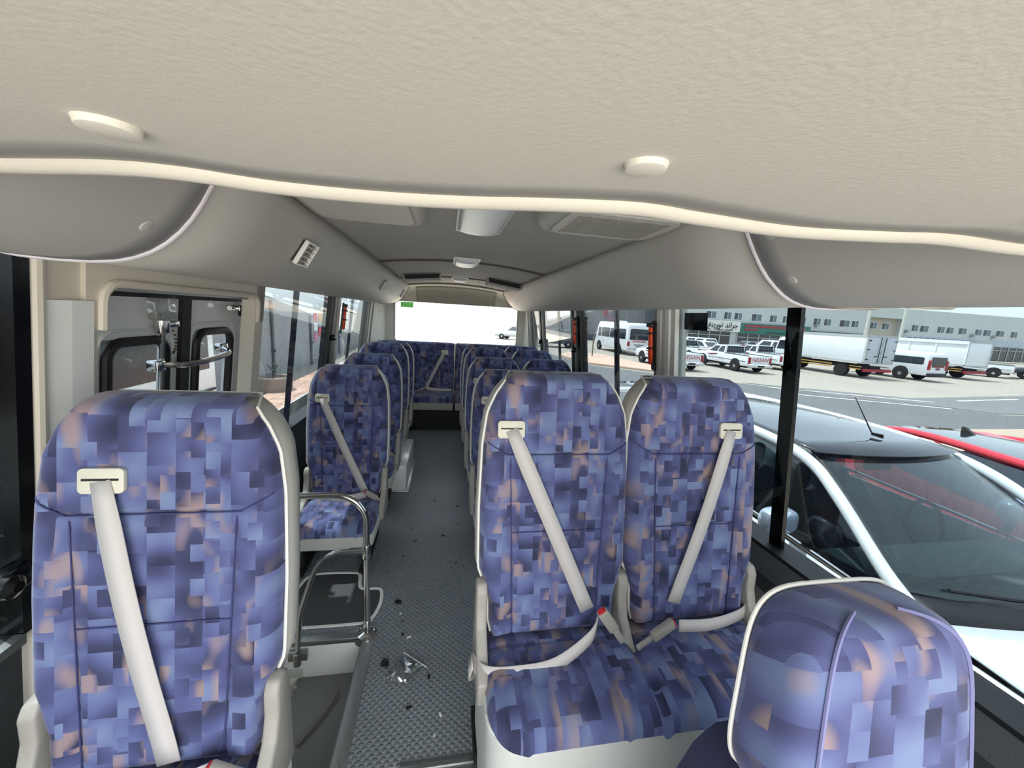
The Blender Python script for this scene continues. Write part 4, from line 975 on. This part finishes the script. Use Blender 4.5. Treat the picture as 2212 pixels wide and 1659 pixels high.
minibus((14.9, 31.0, G), rotz(1), 'white minibus with red rear stripe by the traffic island', L=6.4, W=2.0, H=2.55)
minibus((30.0, 20.9, G), rotz(2), 'white passenger van in front of the second box truck', L=4.7, W=1.65, H=1.82, van=True)
minibus((19.0, 34.0, G), rotz(10), 'white van mostly hidden right of the minibus', L=4.9, W=1.75, H=1.9, van=True)
# box trucks
def box_truck(loc, rz, lab, L=5.2, W=2.15, H0=.95, H1=3.0, ribs=False, doors=True):
    t = empty('box_truck', loc, rz); tag(t, lab, 'truck', 'white box trucks')
    bx = MB().box((-W/2, -L/2, H0), (W/2, L/2, H1), bev=.02).build('cargo_box', VW, t)
    fr = mat('box_frame', (176, 178, 176), .5)
    b = MB()
    for x in (-W/2, W/2):
        for (z0, z1) in ((H0-.02, H0+.10), (H1-.12, H1+.02)): b.box((x-.02, -L/2-.01, z0), (x+.02, L/2+.01, z1))
        b.box((x-.02, -L/2-.015, H0), (x+.02, -L/2+.10, H1)); b.box((x-.02, L/2-.1, H0), (x+.02, L/2+.01, H1))
    b.box((-W/2, -L/2-.03, H1-.09), (W/2, -L/2+.0, H1+.02)); b.box((-W/2, -L/2-.03, H0-.02), (W/2, -L/2, H0+.06)); b.build('box_frame', fr, t, smooth=0)
    if ribs:
        for y in (-L/2+.0, -L/2+1.7, -L/2+3.3, L/2-.1):
            MB().box((-W/2-.05, y, H0+.1), (-W/2, y+.09, H1-.1)).build('side_rib', VW, t)
        MB().box((-W/2-.08, -L/2, H1-.22), (-W/2, L/2, H1-.02)).build('side_rail', VW, t)
    if doors:
        for s in (-1, 1):
            d = MB().box((s*.02 if s > 0 else -W/2+.07, -L/2-.04, H0+.07), (W/2-.07 if s > 0 else -.02, -L/2-.02, H1-.10), bev=.005).build('rear_door', mat('door_grey', (186, 192, 198), .5), t)
            MB().tube([(s*.18, -L/2-.07, H0+.05), (s*.18, -L/2-.07, H1-.1)], .018, 6).build('lock_bar', DKG, d)
            MB().box((s*.25 if s > 0 else -.5, -L/2-.07, H0+.42), (.5 if s > 0 else -.25, -L/2-.04, H0+.47)).build('door_handle', DKG, d)
            for z in (H0+.25, (H0+H1)/2, H1-.3): MB().box((s*(W/2-.2) if s > 0 else -W/2+.04, -L/2-.06, z-.03), (W/2-.04 if s > 0 else -W/2+.2, -L/2-.03, z+.03)).build('hinge', DKG, d)
    # cab
    side_prism('cab', [(L/2+.15, .55), (L/2+1.55, .55), (L/2+1.62, 1.1), (L/2+1.35, 2.05), (L/2+1.1, 2.2), (L/2+.15, 2.2)], W-.25, VW, t, bev=.06)
    for s in (-1, 1): MB().prism([(s*((W-.25)/2+.004), y, z) for y, z in ((L/2+.45, 1.3), (L/2+1.42, 1.3), (L/2+1.25, 1.95), (L/2+.45, 1.95))], (-s*.02, 0, 0)).build('side_window', VG, t, smooth=0)
    MB().box((-.4, -L/2+.1, .55), (.4, L/2+1.2, .78)).build('chassis', DARKB, t)
    yel = mat('guard_ochre', (176, 140, 70), .6)
    for s in (-1, 1):
        for z in (.50, .68): MB().box((s*(W/2-.06)-.02, -L/2+1.9, z), (s*(W/2-.06)+.02, L/2-.1, z+.07)).build('side_guard', yel, t)
        for z in (.55, .70): MB().box((s*(W/2-.06)-.02, -L/2+.1, z), (s*(W/2-.06)+.02, -L/2+.8, z+.05)).build('side_guard', yel, t)
        wheel(t, s*(W/2-.2), L/2+.75, .42, .25, DKG); wheel(t, s*(W/2-.2), -L/2+1.35, .42, .3, DKG)
    MB().box((-W/2+.1, -L/2-.1, .45), (W/2-.1, -L/2+.05, .62)).build('rear_guard', mat('guard_red', (150, 30, 40), .5), t)
    return t
box_truck((26.0, 21.4, G), rotz(1), 'nearer white box truck with grey double rear doors', L=4.9, W=2.2, H1=2.64)
box_truck((36.2, 23.0, G), rotz(2), 'farther white box truck with ribbed side behind the van', L=5.3, W=2.2, H1=2.66, ribs=True, doors=False)
# flatbed and dark suv at right edge
pickup((42.4, 24.2, G), rotz(30), 'white flat-sided pickup beyond the farther box truck', 'NISSAN')
sedan((46.2, 21.4, G), rotz(30), 'dark blue car at the right edge of the parked row', mat('navy_paint', (34, 46, 60), .3, coat=.5), 1.6, suv=True)
# small cars seen at far rear through the side glass
sedan((9.6, 33.5, G), rotz(75), 'dark car left of the white minibus', mat('grey_paint', (70, 74, 80), .35), 1.6, suv=True)
sedan((7.6, 41, G), rotz(60), 'pale car far away on the left of the minibus', SIL, 1.5)
# island post
tag(MB().tube([(10.1, 25.1, G), (10.1, 25.1, G+1.5), (10.3, 25.1, G+2.0)], .05, 8).build('bent_post', mat('post_brown', (110, 100, 92), .7)), 'thin bent post on the pink traffic island', 'post')
# dark structure with a sloping roofline behind the minibus
ds_ = empty('dark_shed', (0, 48, G)); tag(ds_, 'large dark grey shed with a sloping roofline behind the minibus', 'building')
MB().prism([(9, 0, 0), (28.0, 0, 0), (28.0, 0, 6.7), (27.5, 0, 6.6), (17.0, 0, 3.2), (9.5, 0, 1.3)], (0, 4, 0)).build('shed_wall', mat('shed_dark', (72, 80, 88), .8, var=(.5, .3)), ds_, smooth=0)
for k in range(14):
    x = 10.5+k*1.3; MB().box((x-.06, -.12, 0), (x+.06, 0, interp(x, [(9.5, 1.2), (17, 3.1), (27.5, 6.5), (31, 6.9)]))).build('wall_rib', mat('shed_rib', (92, 100, 108), .8), ds_, smooth=0)

# ------------------------------------------------------------ shops building
bd = empty('shop_building', (0, 45, G)); tag(bd, 'long pale two-storey shop building across the road', 'building')
bwm = mat('pale_render', (192, 196, 194), .9, var=(.3, .05))
MB().box((28.2, 0, 0), (58.2, 8, 6.85)).build('facade', bwm, bd); MB().box((64.9, 0, 0), (135, 8, 6.85)).build('facade', bwm, bd)
MB().box((58.2, .9, 0), (64.9, 8, 6.5)).build('recessed_bay', mat('beige_render', (178, 172, 158), .9), bd)
MB().box((58.2, 0, 5.4), (64.9, .9, 6.85)).build('bay_header', bwm, bd)
wins = [(33.1, 34.5), (35.7, 36.7), (37.2, 38.3), (39.8, 41.3), (42.6, 43.6), (44.6, 45.4), (47.3, 48.2), (49.5, 50.6), (51.2, 52.3), (53.8, 55.4), (55.8, 56.9), (60.1, 61.3, .9), (62.2, 63.4, .9), (66.3, 67.4), (67.8, 69.3), (71, 72.3), (72.7, 74), (75, 76.5), (78.2, 79.4), (79.8, 81.2), (82.3, 83.9), (85.3, 86.6), (89, 90.3), (92, 93.4), (96, 97.4)]
for wv in wins:
    x0, x1 = wv[0], wv[1]; y = wv[2] if len(wv) > 2 else 0
    o = MB().box((x0-.12, y-.06, 3.72), (x1+.12, y+.05, 4.78)).build('window_frame', mat('win_frame', (205, 210, 210), .6), bd, smooth=0)
    MB().box((x0, y-.07, 3.82), ((x0+x1)/2-.04, y-.05, 4.68)).build('pane', VG, o, smooth=0)
    MB().box(((x0+x1)/2+.04, y-.07, 3.82), (x1, y-.05, 4.68)).build('pane', mat('pane_grey', (96, 112, 118), .2), o, smooth=0)
for x in (50.0, 77.6, 81.8, 64.3+1.0): MB().box((x-.25, -.5, 3.5), (x+.25, 0, 3.9)).build('air_conditioner', SIL, bd, smooth=0)
sb = MB().box((27.9, -.35, 2.2), (38.1, 0, 3.58)).build('sign_board', mat('sign_white', (222, 220, 214), .6), bd, smooth=0)
INK = mat('sign_ink', (32, 32, 36), .6)
a1 = '\ufece\ufee8\ufef3\ufead\ufeee\ufe97 \ufeaa\ufee7\ufe8d\ufeae\ufe9f'; a2 = '\ufe95\ufe8d\ufead\ufe8e\ufef4\ufeb3 \ufebd\ufeae\ufecc\ufee3'
for bd_, sz, cx_, cz_, wd_ in ((a1, .9, 35.5, 3.02, 4.4), (a2, .5, 35.6, 2.46, 2.7)):
    o = text(bd_, sz, INK, sb, (cx_, -.40, cz_), (PI/2, 0, 0), depth=.02); k = wd_/max(.01, o.dimensions.x); o.scale = (k, min(1.1, k), 1)
MB().lathe([(.5, -.45), (.5, -.36)], (32.0, 0, 2.95), axis='Y', n=20).build('sign_emblem', INK, sb)
sg2 = MB().box((38.2, -.3, 2.1), (49.0, 0, 3.45)).build('sign_board', mat('sign_green', (52, 110, 98), .6), bd, smooth=0)
sgr = mat('sign_red', (150, 60, 66), .6)
MB().box((38.8, -.34, 2.95), (46.6, -.3, 3.25)).build('sign_stroke', sgr, sg2, smooth=0); MB().box((38.8, -.34, 2.5), (40.8, -.3, 2.75)).build('sign_stroke', sgr, sg2, smooth=0)
MB().box((42.2, -.34, 2.28), (45.0, -.3, 2.42)).build('sign_stroke', mat('sign_dkgreen', (30, 70, 64), .6), sg2, smooth=0)
MB().lathe([(.42, -.38), (.42, -.3)], (47.6, 0, 2.95), axis='Y', n=20).build('sign_emblem', mat('emblem_red', (190, 50, 60), .6), sg2)
sg3 = MB().box((49.0, -.3, 2.3), (58.2, 0, 2.95)).build('sign_board', mat('sign_dark', (60, 52, 60), .6), bd, smooth=0)
for k, c in enumerate(((170, 50, 60), (170, 50, 60), (200, 200, 205), (200, 200, 205), (160, 50, 70), (160, 50, 70), (160, 50, 70))):
    MB().box((50+k*1.15, -.34, 2.45), (50.7+k*1.15, -.3, 2.78)).build('sign_stroke', mat('stroke_%d' % c[0], c, .6), sg3, smooth=0)
sg4 = MB().box((65.0, -.2, 2.3), (88, 0, 3.1)).build('sign_board', mat('sign_bluegrey', (172, 184, 192), .6), bd, smooth=0)
for k in range(12): MB().box((65.6+k*1.1, -.24, 2.5), (66.4+k*1.1, -.2, 2.95)).build('sign_stroke', mat('stroke_blue', (60, 74, 120), .6), sg4, smooth=0)
# shop fronts
for (x0, x1, zt) in ((29.2, 37.0, 2.15), (38.0, 44.6, 2.05), (45.3, 57.8, 2.2), (65.5, 98, 2.2)):
    MB().box((x0, -.05, -.4), (x1, 0, zt)).build('shop_glass', VG, bd, smooth=0)
    n = int((x1-x0)/1.5)
    for k in range(n+1):
        x = x0+(x1-x0)*k/n; MB().box((x-.06, -.12, -.4), (x+.06, -.03, zt)).build('mullion', mat('mullion', (178, 182, 182), .5), bd, smooth=0)
    MB().box((x0, -.12, zt-.5), (x1, -.03, zt-.42)).build('transom', mat('mullion', (178, 182, 182), .5), bd, smooth=0)
MB().box((25, -3.5, -.1), (135, 0, .12)).build('kerb_walk', conc, bd, smooth=0)
for x, y, h, lab in ((53.44, 41.1, 9.0, 'tall pale lamp post left of the recessed bay'), (59.07, 41.1, 9.0, 'tall pale lamp post right of the recessed bay')):
    o = MB().tube([(x, y, G), (x, y, G+h)], [.22, .15], 10).build('lamp_post', mat('post_pale', (200, 200, 192), .5)); tag(o, lab, 'lamp post', 'lamp posts by the shops')
tag(MB().tube([(96, 70, G), (96, 70, G+11), (94.5, 70, G+11.2)], .12, 8).build('street_lamp', SIL), 'distant street lamp above the building roofline', 'street lamp')

# ------------------------------------------------------------ near white car (right)
nc = empty('white_car', (3.32, 0, G)); tag(nc, 'white car with black glass roof parked right beside the bus', 'car')
RF = 1.70; BL = 1.12           # heights above ground: roof, belt line
WP = mat('pearl_white', (206, 213, 218), .22, coat=.8)
DRF = mat('black_glass_roof', (26, 30, 36), .08, coat=1.0)
NG = glass('windscreen_glass', (.62, .70, .70), 1.52)
hb, ht = .90, .66               # half widths at belt and at roof
# windscreen: base y=1.42 at z=BL+.04, top y=2.25 at z=RF-.03
def WSc(u, v):                  # u -1..1 across, v 0..1 up
    h = (hb-.06)*(1-v)+(ht-.03)*v; bow = .22*(1-u*u)*(1-v)+.10*(1-u*u)*v
    return (u*h, 1.46+(2.27-1.46)*v-bow, BL+.03+(RF-.035-BL-.03)*v+.015*math.sin(PI*v))
MB().grid([[WSc(-1+2*i/24, j/12) for i in range(25)] for j in range(13)]).build('windscreen', NG, nc, solid=.004, smooth=60)
b = MB(); 
fr = [(u, .0) for u in [-1+2*k/20 for k in range(21)]]
def band(u0, u1, v0, v1, n=20): return [[tuple(Vector(WSc(u0+(u1-u0)*i/n, v0+(v1-v0)*j/4))+Vector((0, .008, -.004))) for i in range(n+1)] for j in range(5)]
b.grid(band(-1, 1, 0, .10)).grid(band(-1, 1, .93, 1)).grid(band(-1, -.93, 0, 1)).grid(band(.93, 1, 0, 1)); b.build('windscreen_border', BLK, nc, solid=.003)
rows = []
for j in range(17):
    y = 2.19+(5.6-2.19)*j/16; v = (y-2.2)/3.4
    rows.append([(u*ht*(1-.10*v*v), y-.10*(1-u*u)*(1-v) if j == 0 else y, RF-.032+.03*(1-u*u)*sm(v, 0, .2)+.04*math.sin(PI*min(1, v*1.4))-.10*v*v) for u in [-1+2*i/16 for i in range(17)]])
MB().grid(rows).build('glass_roof', DRF, nc, solid=.01, smooth=60)
for s in (-1, 1):
    # roof rail + A pillar (one sweep from bonnet to tail)
    pts = [(s*(hb-.02), 1.30, BL-.02), (s*(hb-.045), 1.52, BL+.10), (s*(hb-.12), 1.90, BL+.36), (s*(ht+.045), 2.2, RF-.09), (s*(ht+.03), 2.6, RF-.035), (s*(ht+.02), 3.4, RF-.02), (s*(ht-.02), 4.6, RF-.07), (s*(ht-.05), 5.5, RF-.22)]
    P = bez(pts, 6); rows = []
    for p in P: rows.append([(p.x+s*.050*math.cos(a)*.9, p.y, p.z+.042*math.sin(a)-.01) for a in [2*PI*k/10 for k in range(10)]])
    MB().grid(rows, closed=True, capends=True).build('pillar_and_rail', WP, nc, smooth=60)
    # side windows
    q = [(s*(hb-.005), 1.50, BL-.02), (s*(hb-.005), 3.05, BL+.02), (s*(ht+.055), 3.05, RF-.12), (s*(ht+.075), 2.50, RF-.12), (s*(hb-.10), 2.0, BL+.34)]
    MB().prism(q, (s*.006, 0, 0)).build('door_glass', GLC, nc, smooth=0)
    q = [(s*(hb-.005), 3.15, BL+.02), (s*(hb-.005), 4.6, BL+.06), (s*(ht+.05), 4.3, RF-.16), (s*(ht+.055), 3.15, RF-.12)]
    MB().prism(q, (s*.006, 0, 0)).build('door_glass', GLC, nc, smooth=0)
    MB().tube([(s*(hb+.005), 1.42, BL-.05), (s*(hb+.01), 2.2, BL-.02), (s*(hb+.005), 3.3, BL+.01), (s*hb, 4.6, BL+.04)], .016, 8).build('chrome_strip', CRM, nc)
    MB().box((s*(hb-.02)-.02, 3.05, BL), (s*(hb-.02)+.02, 3.15, BL+.02)).build('door_post', BLK, nc)
    rows = []
    for y, d in ((.2, .02), (.5, .0), (1.3, 0), (2.2, .0), (3.3, 0), (4.8, .0), (5.8, .05)):
        rows.append([(s*(hb-.06), y, .25), (s*(hb+.03-d), y, .45), (s*(hb+.045-d), y, .85), (s*(hb+.01-d), y, BL-.06+.02*(y-1.4)/3)])
    MB().grid(rows).build('body_side', WP, nc, solid=.02, smooth=60)
    # mirror
    mb = MB(); r_, u_ = superq(s*(hb+.17), 2.02, BL+.13, .13, .07, .085, .6, .7, 20, 14); mb.grid(r_, u_); mb.build('mirror_housing', mat('mirror_silver', (190, 205, 225), .12, .6), nc, smooth=70)
    MB().tube([(s*(hb-.02), 1.95, BL+.02), (s*(hb+.12), 2.0, BL+.08)], .03, 8).build('mirror_arm', BLK, nc)
# bonnet, cowl, nose
rows = []
for j in range(12):
    t = j/11; y = 1.30-1.25*t
    rows.append([(u*(hb-.02-.10*t*t), y-.20*(1-u*u)*(1-t)-.12*(1-u*u)*t, BL-.03-.10*t-.30*t**4+.05*(1-u*u)) for u in [-1+2*i/16 for i in range(17)]])
MB().grid(rows).build('bonnet', WP, nc, solid=.01, smooth=60)
rows = [[(u*(hb-.05), 1.52-.22*(1-u*u)-dy, BL+.045*(1-u*u)*.5+dz) for u in [-1+2*i/16 for i in range(17)]] for dy, dz in ((0, .03), (.10, -.0), (.22, -.02))]
MB().grid(rows).build('cowl', BLK, nc, solid=.008)
MB().box((-hb+.05, -.05, .25), (hb-.05, .12, .75), bev=.06).build('nose', WP, nc)
for (x0, x1, dy) in ((-.62, .12, 0), (-.02, .70, .02)):
    MB().tube(bez([(x0, 1.38-dy, BL+.07), ((x0+x1)/2, 1.235-dy, BL+.085), (x1, 1.22-dy, BL+.08)]), .011, 6).build('wiper', BLK, nc)
MB().box((-hb+.06, .1, .2), (hb-.06, 5.7, .45)).build('underbody', DARKB, nc)
for x in (-.8, .8):
    for y in (.85, 4.6): wheel(nc, x, y, .33)
rows = [[(u*hb*.9, y, z) for u in (-1, -.4, .4, 1)] for y, z in ((1.55, BL+.0), (1.9, BL-.03), (2.0, BL-.25), (2.1, .6))]
MB().grid(rows).build('dashboard', mat('dash_grey', (70, 82, 82), .8), nc, solid=.02)
for x in (-.42, .42):
    MB().box((x-.24, 2.9, .5), (x+.24, 3.1, BL+.12), bev=.06).build('seat', DKP, nc); MB().box((x-.12, 2.95, BL+.14), (x+.12, 3.05, BL+.34), bev=.04).build('seat_headrest', DKP, nc)
MB().tube([(.38+.18*math.cos(a), 2.12+.05*math.sin(a), BL-.02+.17*math.sin(a)) for a in [2*PI*k/24 for k in range(24)]], .015, 8, closed=True).build('steering_wheel', DKG, nc)
MB().box((-.12, 2.24, RF-.20), (.12, 2.28, RF-.12), bev=.015).build('interior_mirror', BLK, nc); MB().box((-.07, 2.2, RF-.12), (.09, 2.3, RF-.05), bev=.015).build('mirror_base', BLK, nc)
ant = empty('aerial', parent=nc); MB().prism([(.17, 2.47, RF+.01), (.20, 2.40, RF+.0), (.205, 2.41, RF+.03), (.175, 2.475, RF+.03)], (.025, .01, .0)).build('aerial_base', BLKG, ant)
MB().tube([(.17, 2.47, RF+.03), (.10, 2.60, RF+.30)], [.006, .003], 6).build('aerial_rod', BLK, ant)
MB().box((-hb+.03, 5.55, .3), (hb-.03, 5.8, BL+.1), bev=.08).build('tail', WP, nc)
# ------------------------------------------------------------ red car beyond
rc = empty('red_car', (6.2, 2.55, G), -.28); tag(rc, 'red car with black roof beyond the white car', 'car')
rc.scale = (1, 1, .95)
side_prism('body', [(-2.9, .35), (2.3, .35), (2.4, .75), (1.6, .98), (-1.5, .98), (-2.8, .85), (-2.95, .6)], 1.78, RED, rc, bev=.08)
def RC(u, y, z): return (u, y, z)
rows = []
for j in range(15):
    t = j/14; y = 1.35-2.55*t; zz = 1.42+.035*math.sin(PI*t)-.06*(t-.4)**2
    rows.append([(u*.60, y, zz+.03*(1-u*u)) for u in [-1+2*i/10 for i in range(11)]])
MB().grid(rows).build('black_roof', DRF, rc, solid=.01, smooth=60)
for s in (-1, 1):
    P = bez([(s*.84, -2.2, .98), (s*.76, -1.7, 1.2), (s*.64, -1.15, 1.40), (s*.62, 0, 1.45), (s*.62, 1.2, 1.40), (s*.72, 2.0, 1.12), (s*.80, 2.2, .98)], 6)
    MB().grid([[(p.x+s*.06*math.cos(a), p.y, p.z+.045*math.sin(a)) for a in [2*PI*k/10 for k in range(10)]] for p in P], closed=True, capends=True).build('red_rail', RED, rc, smooth=60)
    MB().prism([(s*.85, -1.9, .98), (s*.85, 1.9, .98), (s*.68, 1.1, 1.40), (s*.68, -1.1, 1.40)], (s*.006, 0, 0)).build('side_glass', VG, rc, smooth=0)
    MB().box((s*.30-.10, -1.1, 1.455), (s*.30+.10, 1.2, 1.462)).build('roof_stripe', mat('stripe_rose', (200, 90, 100), .3), rc) if s > 0 else None
MB().prism([(-.8, -2.15, .98), (.8, -2.15, .98), (.58, -1.2, 1.42), (-.58, -1.2, 1.42)], (0, -.01, .006)).build('windscreen', VG, rc, smooth=0)
MB().prism([(-.02, 1.1, 1.45), (-.02, .92, 1.45), (-.02, 1.06, 1.54), (-.02, 1.10, 1.54)], (.03, 0, 0)).build('shark_fin', BLKG, rc)
for x in (-.8, .8):
    for y in (-1.7, 1.3): wheel(rc, x, y, .33)
# ------------------------------------------------------------ white vehicle parked left, seen through door glass
lb = empty('white_coach', (-4.3, 1.2, G)); tag(lb, 'white coach parked close outside the entrance door', 'bus')
MB().box((-1.0, -4.5, .35), (1.0, 5.0, 2.75), bev=.08).build('body', VW, lb)
MB().box((.98, -4.3, 1.52), (1.012, 4.8, 2.45), bev=.01).build('window_band', mat('coach_glass', (22, 30, 42), .3, spec=.25), lb)
MB().box((1.0, -4.4, 1.20), (1.018, 4.9, 1.23)).build('body_seam', DKG, lb)
for y in (-2.6, 1.8): wheel(lb, .9, y, .42, .25)
for y in (-2.6, 1.8): wheel(lb, -.9, y, .42, .25)
